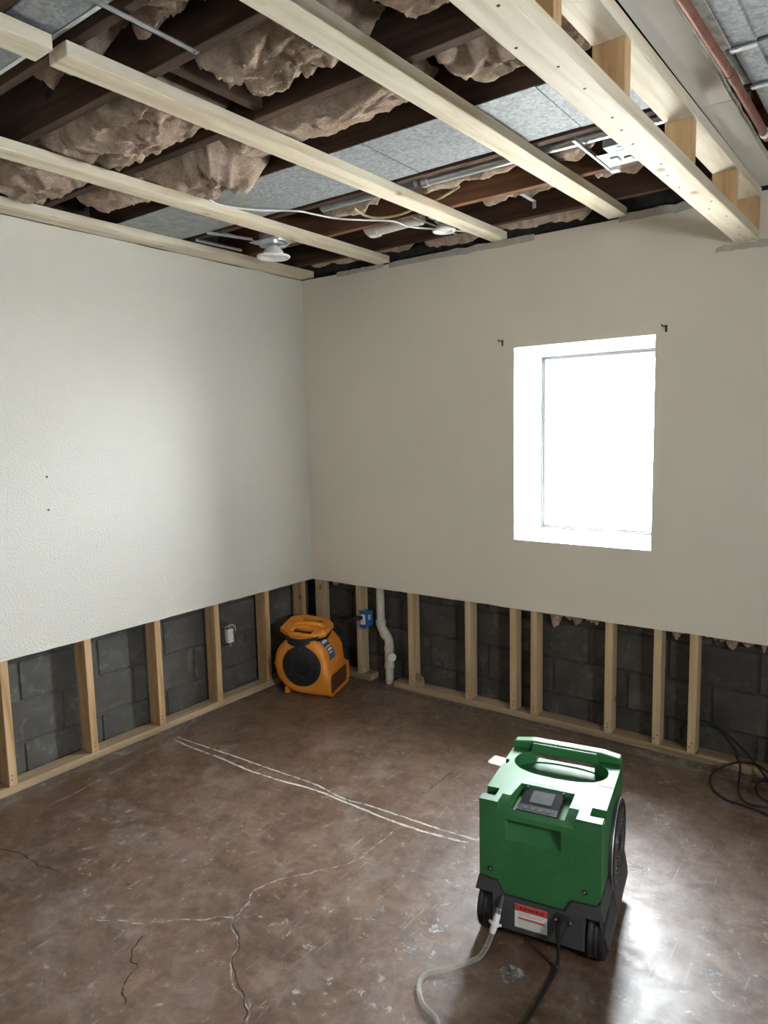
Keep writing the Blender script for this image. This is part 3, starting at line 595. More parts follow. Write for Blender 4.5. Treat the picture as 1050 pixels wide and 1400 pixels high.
# ------------------------------------------------------------------ insulation batts
def batt(x0, x1, y0, y1, zb, seed, label, amp=.05, sag=.03, th=.10, res=.0095, tilt=0.0):
    nx = max(8, int((x1 - x0) / res)); ny = max(8, int((y1 - y0) / res)); vs_ = []; fs_ = []
    V3 = Vector
    for i in range(nx + 1):
        for j in range(ny + 1):
            u = i / nx; v = j / ny; x = x0 + (x1 - x0) * u; y = y0 + (y1 - y0) * v
            p = V3((x * 5.5, y * 7.5, seed * 3.1)); wv = noise.noise_vector(p * .8) * .9; p = p + wv
            hgt = 1 - 2.4 * abs(noise.noise(p)); hgt += .55 * (1 - 2.4 * abs(noise.noise(p * 2.3 + V3((7, 1, 3))))); hgt += .30 * (1 - 2.4 * abs(noise.noise(p * 4.7 + V3((1, 9, 2))))) + .22 * noise.noise(p * 9) + .12 * noise.noise(p * 17)
            ex = min(u, 1 - u) * (x1 - x0); ey = min(v, 1 - v) * (y1 - y0); e = min(ex * 1.0, ey); rd = max(0, 1 - e / .06)
            hgt *= (1 - .75 * rd); z = zb - sag * math.sin(PI * v) * (.6 + .6 * noise.noise(V3((x * 3, seed, 0)))) - amp * .5 * hgt + .07 * rd ** 1.6 + tilt * (v - .5)
            jx = .035 * noise.noise(V3((y * 9, x * 3, seed + 2))) + .012 * noise.noise(V3((y * 22, x * 9, seed + 1))); jy = .022 * noise.noise(V3((x * 8, y * 4, seed + 5))) + .008 * noise.noise(V3((x * 22, y * 6, seed)))
            for bxc, hw in ((.668, .05), (.053, .062), (1.394 + .0143 * max(0, y + 2.392), .052), (1.955 + .093 * (y + 3.9) / 3.9, .052)):
                dd = abs(x + jx - bxc) - hw
                if dd < .2: z = max(z, 2.640 - max(0, dd) * .45)
            z = min(z, zb + th - .003); vs_.append((x + jx, y + jy, z))
    for i in range(nx):
        for j in range(ny): a = i * (ny + 1) + j; fs_.append((a, a + 1, a + ny + 2, a + ny + 1))
    rim = [i * (ny + 1) for i in range(nx + 1)] + [nx * (ny + 1) + j for j in range(1, ny + 1)] + [i * (ny + 1) + ny for i in range(nx - 1, -1, -1)] + [j for j in range(ny - 1, 0, -1)]
    base = len(vs_)
    for k in rim: vs_.append((vs_[k][0], vs_[k][1], zb + th))
    m = len(rim)
    for k in range(m): fs_.append((rim[k], rim[(k + 1) % m], base + (k + 1) % m, base + k))
    fs_.append(tuple(range(base, base + m)))
    o = obj('insulation_batt', MB().add(vs_, fs_), 'insulation', None, True, angle=80); tag(o, label, 'insulation'); return o
batt(.70, 1.36, -2.112, -1.765, 2.655, 1, 'large crumpled brown insulation batt beside the metal strap joist and furring board', .06, .035)
batt(.16, .69, -2.10, -1.77, 2.645, 2, 'pale brown insulation batt hanging near the textured wall nailer board', .05, .035)
batt(1.535, 1.995, -2.11, -1.775, 2.685, 3, 'torn brown insulation batt next to the wood blocking', .07, .02, .10, tilt=.05)
batt(2.08, 2.52, -2.105, -1.77, 2.70, 4, 'shadowed brown insulation behind the ladder framing, far from the window', .06, .0)
batt(.64, 1.16, -1.712, -1.40, 2.640, 5, 'drooping brown insulation batt with a rolled end above the white cable', .09, .05)
batt(.18, .60, -1.712, -1.45, 2.665, 6, 'thin brown insulation batt above the nailer board and wide duct', .05, .02)
batt(1.17, 1.97, -1.715, -1.46, 2.652, 7, 'long pale brown insulation batt between two furring boards beside the wide duct', .035, .015, tilt=.05)
batt(2.06, 2.56, -1.712, -1.42, 2.672, 8, 'fluffy brown insulation batt between the knotty furring board and the ladder', .05, .02, tilt=.05)
batt(1.45, 2.3, -2.38, -2.17, 2.74, 9, 'loose brown insulation high up above the strap', .09, .0)
batt(1.0, 1.4, -2.322, -2.17, 2.72, 10, 'dark hanging insulation behind the narrow duct', .06, .0)
batt(.85, 1.22, -.81, -.66, 2.692, 11, 'small brown insulation batt at the end of the conduit', .05, .015)
batt(1.30, 1.99, -.80, -.66, 2.682, 12, 'long brown insulation strip along the galvanised conduit', .025, .015)
batt(2.02, 2.20, -.80, -.66, 2.668, 13, 'brown insulation strip next to the galvanised bracket', .03, .01)
batt(1.52, 2.0, -.47, -.36, 2.70, 14, 'ragged insulation behind the short hanger strap', .06, .02); batt(2.08, 2.52, -.52, -.42, 2.675, 15, 'ragged pale insulation below the bracket beside the ladder', .06, .02)
batt(.98, 1.95, -.118, -.015, 2.628, 16, 'long ragged insulation along the top of the window wall', .03, .015); batt(.14, .95, -.118, -.02, 2.645, 17, 'dusty insulation along the window wall near the room corner', .03, .01)
batt(.62, .93, -.52, -.34, 2.782, 18, 'dark insulation lump above the pipe elbow', .05, .01, .085)
batt(2.87, 3.22, -1.24, -1.04, 2.570, 19, 'brown insulation poking out below the trunk duct', .02, .01, .022); batt(2.84, 3.10, -.50, -.22, 2.570, 20, 'small brown insulation scrap under the trunk duct near the pipe end', .02, .01, .022)
# ------------------------------------------------------------------ green dehumidifier
DZ = math.radians(10.5)
DX0, DY0 = 2.327, -1.367
dh = thing('dehumidifier', 'green and grey portable dehumidifier on wheels standing on the concrete floor', 'dehumidifier', (DX0, DY0, 0), DZ)
HW, FY, BYK, TZ = .188, -.215, .205, .468
lowl = [(-HW, .212), (-.128, .207), (-.106, .166), (.083, .166), (.100, .204), (HW - .012, .208)]
# shell: front outline with stepped lower edge, extruded front to back
shell = obj('shell', MB().prism(lowl + [(HW, .230), (HW, TZ), (-HW, TZ)], 1, FY, BYK), 'green_plastic', dh)
def cutter(mb_):
    c = link('cutter', mesh_of('cutter', mb_), None, None); c.parent = dh; return c
HEX = [(0, 3, 2, 1), (4, 5, 6, 7), (0, 1, 5, 4), (1, 2, 6, 5), (2, 3, 7, 6), (3, 0, 4, 7)]
cuts = []
# tray with round ends, open to the back under the handle
n = 40; ring = []
for k in range(n):
    a = 2 * PI * k / n; cx, sx = math.cos(a), math.sin(a); ring.append((math.copysign(abs(cx) ** .8, cx) * .158, .095 + math.copysign(abs(sx) ** .9, sx) * .092))
cuts.append(cutter(MB().prism(ring, 2, TZ - .042, TZ + .05)))
cuts.append(cutter(MB().box(-.103, .100, .10, .30, TZ - .038, TZ + .05)))
# control panel well
cuts.append(cutter(MB().add([(-.096, -.196, TZ - .046), (.070, -.196, TZ - .046), (.074, -.080, TZ - .022), (-.086, -.080, TZ - .022), (-.112, -.200, TZ + .02), (.086, -.200, TZ + .02), (.088, -.062, TZ + .02), (-.096, -.062, TZ + .02)], HEX)))
# tie-down notches at both shoulders
for s_ in (-1, 1):
    x0, x1 = sorted((s_ * (HW + .02), s_ * (HW - .042))); cuts.append(cutter(MB().box(x0, x1, -.180, -.132, TZ - .020, TZ + .03)))
cuts.append(cutter(MB().box(-HW - .02, -HW + .016, .045, .075, TZ - .018, TZ + .03)))
# wedge recess in the front face, its floor faces up
cuts.append(cutter(MB().prism([(FY - .01, .345), (FY + .002, .350), (FY + .050, .416), (FY - .01, .416)], 0, -.104, .068)))
# dipped front edge between the shoulders
cuts.append(cutter(MB().prism([(FY - .02, TZ - .046), (FY + .062, TZ + .004), (FY - .02, TZ + .02)], 0, -.128, .112)))
cuts.append(cutter(MB().prism([(FY - .02, TZ - .004), (FY + .012, TZ + .006), (FY - .02, TZ + .02)], 0, -.3, .3)))
boolean(shell, cuts)
bv = shell.modifiers.new('bevel', 'BEVEL'); bv.width = .004; bv.segments = 2; bv.limit_method = 'ANGLE'; bv.angle_limit = math.radians(30); shell.data.shade_smooth(); shell.data.set_sharp_from_angle(angle=math.radians(40))
# handle across the back above the finger opening
obj('handle', MB().prism([(-HW, TZ + .0005), (-HW + .003, TZ + .026), (-.118, TZ + .036), (.118, TZ + .036), (HW - .003, TZ + .026), (HW, TZ + .0005)], 1, BYK - .030, BYK + .010), 'green_plastic', dh, bevel=.005)
obj('handle_grip', MB().prism([(-.122, TZ - .004), (-.114, TZ + .032), (.108, TZ + .032), (.116, TZ - .004)], 1, BYK - .042, BYK - .0305), 'green_plastic', dh, bevel=.004)
obj('seam', MB().box(HW - .05, HW + .0008, .012, .0135, TZ - .03, TZ + .0008), 'shade_and_dark_parts', dh)
obj('drain_hole', MB().lathe([(.004, 0), (.003, .0006)], 10, Matrix.Translation((-.10, .06, TZ - .042))), 'nail_dark', dh)
# control panel lying in its well
PA, PB = Vector((-.078, -.190, TZ - .027)), Vector((.050, -.190, TZ - .027)); PC, PD_ = Vector((.052, -.076, TZ - .004)), Vector((-.070, -.076, TZ - .004))
dn_ = Vector((0, 0, -.010))
cp = obj('control_panel', MB().add([PA + dn_, PB + dn_, PC + dn_, PD_ + dn_, PA, PB, PC, PD_], HEX), 'panel_black', dh, bevel=.002)
def onpanel(u0, u1, v0, v1, h):
    def q(u, v, e): return PA.lerp(PD_, v).lerp(PB.lerp(PC, v), u) + Vector((0, -.22, .97)) * e
    return MB().add([q(u0, v0, 0), q(u1, v0, 0), q(u1, v1, 0), q(u0, v1, 0), q(u0, v0, h), q(u1, v0, h), q(u1, v1, h), q(u0, v1, h)], HEX)
obj('screen', onpanel(.22, .78, .40, .88, .0012), 'screen_grey', cp)
obj('key_strip', onpanel(.02, .98, .03, .28, .0010), 'button_grey', cp)
for k in range(4): obj('button', onpanel(.16 + .18 * k, .26 + .18 * k, .11, .21, .002), 'screen_grey', cp)
for u, v in ((.03, .04), (.97, .04), (.03, .96), (.97, .96)): obj('panel_screw', onpanel(u - .025, u + .025, v - .03, v + .03, .004), 'nail_dark', cp, bevel=.001)
ls = obj('label_strip', MB().box(-.082, .062, -.052, -.024, TZ, TZ + .0008), 'label_faded', dh)
for k in range(2): obj('print_line', MB().box(-.06, .045 - .015 * k, -.044 + .007 * k, -.042 + .007 * k, TZ + .0008, TZ + .001), 'label_grey_text', ls)
for x, z in ((-.152, .240), (.140, .242)):
    M = Matrix.Translation((x, FY, z)) @ Matrix.Rotation(PI / 2, 4, 'X')
    sc = obj('screw', MB().lathe([(.0085, 0), (.0085, .002), (.006, .003), (.005, .0015)], 14, M), 'shade_and_dark_parts', dh, True)
    obj('screw_slot', MB().lathe([(.0042, .0016), (.003, .004)], 10, M), 'steel_strap', sc)
# grey base with flared skirts and wheel arches
bpf = [(-HW - .002, .211), (-HW - .014, .160), (-HW - .010, .148), (-HW + .006, .148), (-HW + .006, .050), (HW - .004, .050), (HW + .026, .066), (HW + .024, .090), (HW, .222), (HW - .012, .207)] + [(x, z - .001) for x, z in reversed(lowl[1:5])]
base = obj('base', MB().prism(bpf, 1, FY - .004, BYK), 'grey_plastic', dh)
boolean(base, [cutter(MB().box(-HW - .06, -HW + .042, FY - .05, -.04, -.05, .160)), cutter(MB().box(HW - .046, HW + .08, FY - .05, -.04, -.05, .160))])
bv = base.modifiers.new('bevel', 'BEVEL'); bv.width = .003; bv.segments = 2; bv.limit_method = 'ANGLE'; bv.angle_limit = math.radians(30)
obj('fender', MB().add([(HW - .004, FY + .004, .150), (HW + .022, FY + .02, .090), (HW + .024, FY + .02, .060), (HW + .02, FY + .02, .060), (HW - .004, -.03, .150), (HW + .022, -.03, .090), (HW + .024, -.03, .060), (HW + .02, -.03, .060)], [(0, 1, 2, 3), (7, 6, 5, 4), (0, 4, 5, 1), (1, 5, 6, 2), (2, 6, 7, 3), (3, 7, 4, 0)]), 'grey_plastic', dh, bevel=.001)
obj('seam_shadow', MB().prism([(x, z - .0015) for x, z in lowl] + [(x, z + .0015) for x, z in reversed(lowl)], 1, FY - .005, FY + .02), 'shade_and_dark_parts', dh)
for s_ in (-1, 1):
    M = Matrix.Translation((s_ * (HW - .016), FY + .072, .080)) @ Matrix.Rotation(PI / 2, 4, 'Y')
    wh = obj('wheel', MB().lathe([(.048, -.026), (.072, -.026), (.079, -.022), (.080, -.014), (.0765, -.010), (.0765, -.004), (.080, 0), (.0765, .004), (.0765, .010), (.080, .014), (.079, .022), (.072, .026), (.048, .026)], 36, M), 'black_rubber', dh, True, angle=50)
    obj('hub', MB().lathe([(.047, -.022), (.047, .022)], 24, M), 'grey_plastic', wh, True)
    obj('foot', MB().box(s_ * .15 - .02, s_ * .15 + .02, .14, .18, 0, .052), 'black_rubber', dh, bevel=.004)
# warning sticker
wl = obj('warning_label', MB().box(-.072, .030, FY - .0056, FY - .0046, .070, .148), 'label_white', dh)
obj('red_band', MB().box(-.072, .030, FY - .006, FY - .0056, .126, .148), 'label_red', wl); obj('red_bar', MB().box(-.062, .020, FY - .006, FY - .0056, .100, .1055), 'label_red', wl)
for k in range(7): obj('print_line', MB().box(-.062 + .002 * (k % 3), .022 - .006 * (k % 2), FY - .006, FY - .0056, .1195 - .0062 * k - (.010 if k > 1 else 0), .1212 - .0062 * k - (.010 if k > 1 else 0)), 'label_grey_text', wl)
for k in range(9): obj('print_mark', MB().box(-.055 + .0085 * k, -.050 + .0085 * k, FY - .0064, FY - .006, .133, .141 - .002 * (k % 2)), 'nail_dark', wl)
# power inlet with plug
pi_ = obj('power_inlet', MB().prism([(.050, .138), (.060, .156), (.096, .150), (.110, .137), (.096, .121), (.060, .118)], 1, FY - .012, FY - .003), 'black_plastic', dh, bevel=.003)
for x in (.058, .102): obj('screw', MB().lathe([(.004, 0), (.003, .002)], 10, Matrix.Translation((x, FY - .012, .137)) @ Matrix.Rotation(PI / 2, 4, 'X')), 'steel_strap', pi_)
obj('plug', MB().tube([(.076, FY - .006, .134), (.076, FY - .030, .128), (.074, FY - .038, .108), (.072, FY - .040, .084)], [.015, .015, .012, .007], 12), 'black_rubber', pi_, True)
obj('hose_barb', MB().tube([(-.112, FY + .006, .160), (-.116, FY - .022, .128)], .009, 12), 'grey_plastic', dh, True)
# round fan grille on the right flank, the same on the other side
def grille(parent, sgn, yc, zc, rad, mat_r):
    M = Matrix.Translation((sgn * HW, yc, zc)) @ Matrix.Rotation(sgn * PI / 2, 4, 'Y')
    g = obj('fan_grille', MB().lathe([(rad + .008, -.004), (rad + .008, .008), (rad, .016), (rad - .010, .016), (rad - .012, .004), (rad * .3, .0)], 48, M), 'black_plastic', parent, True, angle=50)
    for k in range(8): obj('grille_ring', MB().torus(rad * (.20 + .09 * k), .0026, 40, 6, M @ Matrix.Translation((0, 0, .012))), mat_r, g, True)
    for k in range(8): obj('grille_spoke', MB().tube([M @ Vector((.02 * math.cos(k * PI / 4), .02 * math.sin(k * PI / 4), .011)), M @ Vector(((rad - .008) * math.cos(k * PI / 4), (rad - .008) * math.sin(k * PI / 4), .011))], .0024, 6), 'black_plastic', g)
    obj('hub_cap', MB().lathe([(.026, .006), (.026, .016), (.018, .019)], 24, M), 'black_plastic', g, True)
    obj('rim', MB().torus(rad + .004, .0025, 48, 6, M @ Matrix.Translation((0, 0, .010))), 'steel_strap', g, True)
grille(dh, 1, .060, .258, .138, 'button_grey'); grille(dh, -1, .060, .258, .138, 'button_grey')
# drain hose: clear tube with a white coupling, looping on the floor and out of the picture
MD = Matrix.Translation((DX0, DY0, 0)) @ Matrix.Rotation(DZ, 4, 'Z')
def W(x, y, z): return MD @ Vector((x, y, z))
h0 = W(-.116, FY - .022, .128)
hp = [h0, W(-.120, FY - .040, .105), W(-.126, FY - .056, .078), W(-.136, FY - .078, .040), W(-.152, FY - .105, .014), Vector((2.222, -1.735, .009)), Vector((2.175, -1.812, .0085)), Vector((2.138, -1.853, .0085)), Vector((2.140, -1.905, .0085)), Vector((2.188, -1.958, .0085)), Vector((2.258, -1.988, .0085)), Vector((2.305, -2.09, .0085)), Vector((2.32, -2.28, .0085))]
hs = thing('drain_hose', 'clear plastic drain hose curling on the floor from the dehumidifier', 'hose', (0, 0, 0))
obj('tube', MB().tube(spline(hp, 10), .0078, 12), 'clear_hose', hs, True)
a = hp[1]; b = hp[2]; dv = (b - a).normalized()
cpl = obj('coupling', MB().tube([a - dv * .014, a - dv * .006, a, b, b + dv * .012], [.0088, .0105, .0105, .0105, .0088], 12), 'white_plastic', hs, True)
m_ = (a + b) / 2
obj('coupling_ring', MB().tube([m_ - dv * .004, m_ + dv * .004], .0155, 14), 'white_plastic', cpl, True); obj('coupling_tab', MB().tube([m_ + Vector((-.02, 0, .002)), m_ + Vector((.02, .004, -.002))], .004, 8), 'white_plastic', cpl, True)
pc = [W(.072, FY - .040, .084), W(.072, FY - .042, .045), W(.070, FY - .046, .016), W(.068, FY - .065, .0062), Vector((2.448, -1.69, .006)), Vector((2.450, -1.76, .006)), Vector((2.452, -1.855, .006)), Vector((2.43, -2.0, .006)), Vector((2.40, -2.3, .006))]
tag(obj('power_cord', MB().tube(spline(pc, 8), .0055, 10), 'cord_black', None, True), 'black power cord leading from the dehumidifier plug across the floor', 'cord')
# ------------------------------------------------------------------ orange air mover
AZ = math.radians(19.2)
AX0, AY0 = .213, -.272
am = thing('air_mover', 'orange snail-shaped air mover with black intake standing in the room corner', 'fan', (AX0, AY0, 0), AZ)
RC, CZ, XO = .178, .196, .192      # drum radius, drum centre height, outlet distance
prof = [(XO, .150)]
a0 = 12; prof += [(RC * 1.0, .158)]
for k in range(a0 + 8, 271, 10): prof.append((RC * (1 + .05 * max(0, (k - 90) / 180)) * math.cos(math.radians(k)), CZ + RC * (1 + .05 * max(0, (k - 90) / 180)) * math.sin(math.radians(k))))
prof += [(.06, .006), (.12, .004), (XO, .004)]
NP = len(prof)
def inset(d):
    out = []
    for i in range(NP):
        p0 = Vector(prof[i - 1] if i else (XO, .15 - 1e-3)); p1 = Vector(prof[(i + 1) % NP] if i < NP - 1 else (XO, .005)); 
        if i == 0: p0 = Vector((XO + .01, .150)); 
        if i == NP - 1: p1 = Vector((XO + .01, .004))
        t_ = (p1 - p0).normalized(); nrm = Vector((-t_.y, t_.x))     # inward for counter-clockwise order
        q = Vector(prof[i]) + nrm * d; out.append((q.x if i not in (0, NP - 1) else XO, q.y))
    return out
HWD = .165
rings = [(-HWD, .034), (-HWD + .004, .022), (-HWD + .012, .010), (-HWD + .026, .002), (-HWD + .04, 0), (0, 0), (HWD - .04, 0), (HWD - .026, .002), (HWD - .012, .010), (HWD - .004, .022), (HWD, .034)]
vs_ = []; fs_ = []
for y, d in rings: vs_ += [(p[0], y, p[1]) for p in inset(d)]
for i in range(len(rings) - 1):
    for k in range(NP - 1): a = i * NP + k; fs_.append((a, a + 1, a + NP + 1, a + NP))
fs_ += [tuple(range(NP)), tuple(range((len(rings) - 1) * NP, len(rings) * NP))]
obj('housing', MB().add(vs_, fs_), 'orange_plastic', am, True, angle=50)
# outlet lip and grille
def rrect(w2, z0, z1, r, n=5):
    out = []
    for cx, cz, a in ((w2 - r, z1 - r, 0), (-w2 + r, z1 - r, 90), (-w2 + r, z0 + r, 180), (w2 - r, z0 + r, 270)):
        for k in range(n + 1): b = math.radians(a + 90 * k / n); out.append((cx + r * math.cos(b), cz + r * math.sin(b)))
    return out
o1 = rrect(.166, .003, .152, .035); o2 = rrect(.150, .018, .137, .026); nn = len(o1)
vs_ = [(XO - .012, y, z) for y, z in o1] + [(XO + .008, y, z) for y, z in rrect(.164, .004, .150, .035)] + [(XO + .008, y, z) for y, z in o2] + [(XO - .012, y, z) for y, z in o2]
fs_ = []
for r0 in range(4):
    for k in range(nn): a = r0 * nn + k; b = r0 * nn + (k + 1) % nn; c2 = ((r0 + 1) % 4) * nn; fs_.append((a, b, c2 + (k + 1) % nn, c2 + k))
lip = obj('outlet_lip', MB().add(vs_, fs_), 'orange_plastic', am, True, angle=50)
obj('outlet_shade', MB().prism(o2, 0, XO - .010, XO - .008), 'shade_and_dark_parts', lip)  # dark plate, shade inside the outlet put into its colour
for k in range(13): y = -.132 + .022 * k; obj('grille_bar', MB().box(XO - .008, XO - .003, y - .0025, y + .0025, .018, .137), 'dark_grille', lip)
for z in (.055, .10): obj('grille_bar', MB().box(XO - .006, XO - .001, -.148, .148, z - .002, z + .002), 'dark_grille', lip)
# intake grille on the side that faces the room
MI = Matrix.Translation((.014, -HWD, CZ - .004)) @ Matrix.Rotation(PI / 2, 4, 'X')
ig = obj('intake_grille', MB().lathe([(.127, -.004), (.127, .006), (.120, .010), (.02, .004)], 44, MI), 'black_plastic', am, True, angle=50)
for k in range(9): obj('grille_ring', MB().torus(.022 + .0115 * k, .0028, 36, 6, MI @ Matrix.Translation((0, 0, .010))), 'black_plastic', ig, True)
for k in range(12): c_, s_ = math.cos(k * PI / 6), math.sin(k * PI / 6); obj('grille_spoke', MB().tube([MI @ Vector((.02 * c_, .02 * s_, .010)), MI @ Vector((.118 * c_, .118 * s_, .010))], .0022, 6), 'black_plastic', ig)
obj('motor_plate', MB().torus(.064, .004, 36, 6, MI @ Matrix.Translation((0, 0, .012))), 'button_grey', ig, True)
for k in range(4): c_, s_ = math.cos(k * PI / 2), math.sin(k * PI / 2); obj('rivet', MB().lathe([(.004, 0), (.003, .003)], 10, MI @ Matrix.Translation((.117 * c_, .117 * s_, .008))), 'steel_strap', ig)
# far-side intake
MI2 = Matrix.Translation((-.005, HWD, CZ - .004)) @ Matrix.Rotation(-PI / 2, 4, 'X')
obj('intake_grille', MB().lathe([(.127, -.004), (.127, .006), (.120, .010), (.02, .004)], 44, MI2), 'black_plastic', am, True, angle=50)
# neck, cord wound under the flange, flange with handle opening
obj('neck', MB().prism([(-.095, -.118), (.085, -.118), (.11, 0), (.085, .118), (-.095, .118), (-.12, 0)], 2, CZ + RC - .06, CZ + RC + .002), 'shade_and_dark_parts', am, bevel=.01)  # coloured dark to stand in for shade below the flange slots
for k, (rr, z, th, sy_) in enumerate(((.128, .352, .06, 1.40), (.132, .340, .02, 1.38), (.126, .360, .10, 1.41), (.134, .348, .12, 1.36), (.130, .366, .05, 1.37), (.124, .333, .14, 1.42))):
    M = Matrix.Translation((-.006, 0, z + .014)) @ Matrix.Rotation(th - .04, 4, 'Y') @ Matrix.Rotation(.10 + .02 * (k % 3), 4, 'X')
    obj('cord_turn', MB().torus(rr, .0068, 48, 8, M, sy_), 'cord_black', am, True)
fl_pts = [(-.155, -.085), (-.060, -.148), (.095, -.128), (.150, -.060), (.150, .070), (.095, .130), (-.070, .140), (-.155, .080)]
flg = obj('top_flange', MB().prism(fl_pts, 2, .0, .030), 'orange_plastic', am)
c1 = link('cutter', mesh_of('cutter', MB().box(-.070, .062, -.105, -.040, -.05, .1)), None); c2 = link('cutter', mesh_of('cutter', MB().box(-.070, .062, .035, .100, -.05, .1)), None); c1.parent = c2.parent = am
boolean(flg, [c1, c2]); flg.location = (-.01, 0, CZ + RC + .004); flg.rotation_euler = (math.radians(10), math.radians(5), 0)
bv = flg.modifiers.new('bevel', 'BEVEL'); bv.width = .009; bv.segments = 3; bv.limit_method = 'ANGLE'; bv.angle_limit = math.radians(30)
obj('carry_handle', MB().tube(spline([(-.135, -.012, CZ + RC + .002), (-.085, -.006, CZ + RC + .034), (0, 0, CZ + RC + .042), (.075, .004, CZ + RC + .032), (.125, .006, CZ + RC - .004)], 6), .017, 14), 'orange_plastic', am, True)
for sgn in (-1, 1):
    x_ = sgn * .115
    obj('flange_horn', MB().add([(x_ - .020, -.075, .0), (x_ + .020, -.075, .0), (x_ + .020, .075, 0), (x_ - .020, .075, 0), (x_ - .020 + sgn * .012, -.060, .028), (x_ + .014 + sgn * .012, -.060, .026), (x_ + .014 + sgn * .012, .060, .026), (x_ - .020 + sgn * .012, .060, .028)],
        [(0, 3, 2, 1), (4, 5, 6, 7), (0, 1, 5, 4), (1, 2, 6, 5), (2, 3, 7, 6), (3, 0, 4, 7)]), 'orange_plastic', am, bevel=.006).location = (-.005, 0, CZ + RC + .002)
# stickers on the drum above the outlet
def drum_patch(name, a0, a1, y0, y1, e, mat):
    n = 8; v_ = []; f_ = []
    for i in range(n + 1):
        a = math.radians(a0 + (a1 - a0) * i / n)
        for y in (y0, y1):
            for r in (RC + e, RC + e + .0008): v_.append((r * math.cos(a), y, CZ + r * math.sin(a)))
    for i in range(n): b = i * 4; f_ += [(b + 1, b + 3, b + 7, b + 5), (b, b + 2, b + 6, b + 4), (b, b + 1, b + 5, b + 4), (b + 2, b + 3, b + 7, b + 6)]
    f_ += [(0, 1, 3, 2), (n * 4, n * 4 + 1, n * 4 + 3, n * 4 + 2)]
    return obj(name, MB().add(v_, f_), mat, am, True)
drum_patch('sticker', 36, 58, -.105, -.015, .001, 'label_blue'); drum_patch('sticker', 8, 33, -.095, -.015, .001, 'label_blue')
drum_patch('sticker_print', 43, 49, -.095, -.03, .002, 'label_white'); drum_patch('sticker_print', 26, 30, -.085, -.03, .002, 'label_white'); drum_patch('sticker_print', 20, 23, -.085, -.04, .002, 'label_white')
obj('foot_peg', MB().lathe([(.010, 0), (.010, .018), (.006, .022)], 12, Matrix.Translation((-RC * 1.03, -.10, CZ - .02)) @ Matrix.Rotation(-PI / 2, 4, 'Y')), 'orange_plastic', am, True)
obj('foot_bar', MB().box(-.12, -.09, -.14, .14, 0, .045), 'orange_plastic', am, bevel=.006)
# its cord up to the blue box
MA = Matrix.Translation((AX0, AY0, 0)) @ Matrix.Rotation(AZ, 4, 'Z')
pc = [Vector((.434 - .045, -.061, .420)), Vector((.36, -.075, .405)), Vector((.335, -.10, .355)), Vector((.34, -.14, .33)), MA @ Vector((.125, .150, .362)), MA @ Vector((.090, .127, .379))]
tag(obj('power_cord', MB().tube(spline(pc, 8), .0045, 8), 'cord_black', None, True), 'black cord running from the orange air mover to the blue outlet box', 'cord')
# ------------------------------------------------------------------ coiled extension cord
def fl_(pts, z):
    out = []
    for x, y in pts:
        p = pix(x, y, 2, z)
        out.append(pix(x, y, 2, z + .040) if p.y > -.02 else p)
    return out
c1 = [Vector((2.40, .09, .17)), Vector((2.375, .088, .11)), Vector((2.39, .07, .05)), Vector((2.395, .045, .046))]
up = [pix(x, y, 1, v) for x, y, v in ((932, 1010, .097), (931, 995, .097), (945, 986, .097), (963, 986, .097), (985, 997, .092), (1008, 1017, .06), (1025, 1035, .03))]
dn = fl_([(1042, 1056), (1050, 1068), (1056, 1078)], .012)
loop = fl_([(1064, 1074), (1050, 1056), (1035, 1046), (1015, 1042), (995, 1046), (977, 1055), (971, 1066), (976, 1080), (992, 1093), (1012, 1100), (1035, 1108), (1060, 1118), (1090, 1122)], .006)
loop2 = [pix(1006, 1033, 1, .0)] + fl_([(1012, 1048), (1010, 1070), (1010, 1085), (1018, 1096), (1032, 1101), (1060, 1104), (1085, 1098), (1090, 1085), (1075, 1072)], .015)
loop3 = fl_([(1078, 1062), (1055, 1065), (1038, 1069), (1033, 1078), (1038, 1089), (1052, 1097), (1078, 1104)], .024)
ex = thing('extension_cord', 'black extension cord coiled on the floor and hung behind a stud', 'cord', (2.72, -.15, 0))
inv = Matrix.Translation((-2.72, .15, 0))
for pts in (up + dn, loop, loop2, loop3): obj('cord_loop', MB().tube([inv @ p for p in spline(pts, 8)], .0050, 8), 'cord_black', ex, True)
# ------------------------------------------------------------------ marks on the floor
def ribbon(name, pts, w_, mat, jit=.0, z=.0006):
    P_ = spline([Vector((p[0], p[1], 0)) for p in pts], 10); v_ = []; f_ = []
    for i, p in enumerate(P_):
        d = (P_[min(i + 1, len(P_) - 1)] - P_[max(0, i - 1)]).normalized(); nr = Vector((-d.y, d.x, 0))
        o_ = nr * jit * noise.noise(Vector((p.x * 25, p.y * 25, 3))); ww = w_ * (.7 + .6 * abs(noise.noise(Vector((p.x * 30, p.y * 30, 8)))))
        for q in (p + o_ + nr * ww / 2, p + o_ - nr * ww / 2): v_.append((q.x, q.y, z))
    for i in range(len(P_) - 1): f_.append((2 * i, 2 * i + 1, 2 * i + 3, 2 * i + 2))
    return obj(name, MB().add(v_, f_), mat, floor)
def fpx(pts): return [pix(x, y, 2, 0) for x, y in pts]
ribbon('glue_line', fpx([(238, 1011), (262, 1022), (300, 1036), (340, 1053), (380, 1066), (430, 1080), (480, 1100), (540, 1124), (600, 1143), (640, 1152)]), .014, 'glue_line', .004)
ribbon('glue_line', fpx([(240, 1007), (275, 1019), (320, 1034), (380, 1055), (430, 1072), (470, 1092), (500, 1100), (540, 1113), (590, 1130), (650, 1148)]), .011, 'glue_line', .004)
ribbon('glue_line', fpx([(258, 1010), (300, 985), (345, 962), (385, 945)]), .009, 'glue_faint', .003); ribbon('glue_line', fpx([(236, 1000), (290, 972), (340, 950), (375, 936)]), .010, 'glue_faint', .003)
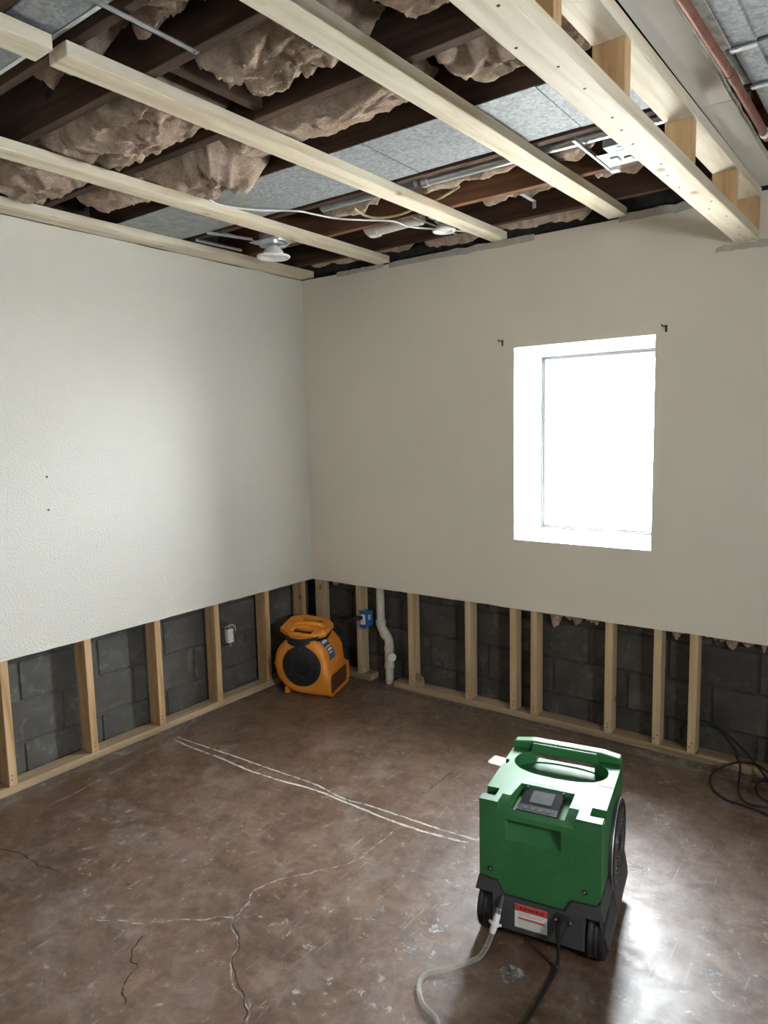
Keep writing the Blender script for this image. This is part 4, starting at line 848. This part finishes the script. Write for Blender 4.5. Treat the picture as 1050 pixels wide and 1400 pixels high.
ribbon('glue_line', fpx([(70, 1100), (130, 1070), (200, 1030), (240, 1010)]), .008, 'glue_faint', .004)
ribbon('crack', fpx([(540, 1135), (490, 1174), (450, 1187), (420, 1194), (372, 1206), (345, 1222), (335, 1240), (315, 1253), (260, 1257), (190, 1262), (120, 1255)]), .007, 'crack_pale', .012)
ribbon('crack', fpx([(315, 1253), (320, 1275), (325, 1292), (315, 1320), (318, 1345), (335, 1370), (340, 1400)]), .006, 'crack_pale', .010, .0005)
ribbon('crack', fpx([(318, 1258), (326, 1290), (318, 1322), (332, 1362), (336, 1400)]), .005, 'crack_dark', .012, .0007)
ribbon('crack', fpx([(195, 1280), (178, 1310), (185, 1322), (170, 1345), (172, 1372)]), .005, 'crack_dark', .014); ribbon('crack', fpx([(0, 1160), (30, 1168), (55, 1183), (80, 1190)]), .005, 'crack_dark', .012)
ribbon('crack', fpx([(620, 1055), (600, 1070), (575, 1085)]), .005, 'crack_dark', .012)
# worn band of concrete in front of the plates
ribbon('worn_band', [(.030, -3.6), (.030, -2.4), (.032, -1.2), (.03, -.1)], .10, 'wall_edge_stain', .006, .0004); ribbon('worn_band', [(.1, -.03), (1.0, -.032), (2.0, -.03), (3.2, -.03)], .08, 'wall_edge_stain', .006, .0004)
ribbon('glue_line', [(.45, -.075), (1.2, -.078), (2.2, -.07), (3.0, -.075)], .012, 'glue_faint', .006, .0008); ribbon('glue_line', [(.6, -.12), (1.3, -.115), (2.4, -.12)], .006, 'glue_faint', .006, .0008)
def blob(x, y, r, seed, mat='bare_patch'):
    n = 22; return obj('bare_patch', MB().add([(x + r * (.65 + .7 * abs(noise.noise(Vector((math.cos(k * .2856) * 2.0, math.sin(k * .2856) * 2.0, seed))))) * math.cos(k * 2 * PI / n), y + r * (.65 + .7 * noise.noise(Vector((math.cos(k * .2856) * 1.6, math.sin(k * .2856) * 1.6, seed + 4)))) * math.sin(k * 2 * PI / n), .0005 + .00003 * seed) for k in range(n)], [tuple(range(n))]), mat, floor)
for k, (px, py, r) in enumerate(((872, 1187, .055), (972, 1338, .045), (598, 1268, .035), (612, 1345, .06), (905, 1120, .06), (520, 1245, .03), (780, 1170, .03), (940, 1150, .05), (700, 1330, .05), (560, 1300, .025))):
    p = pix(px, py, 2, 0); blob(p.x, p.y, r, k)
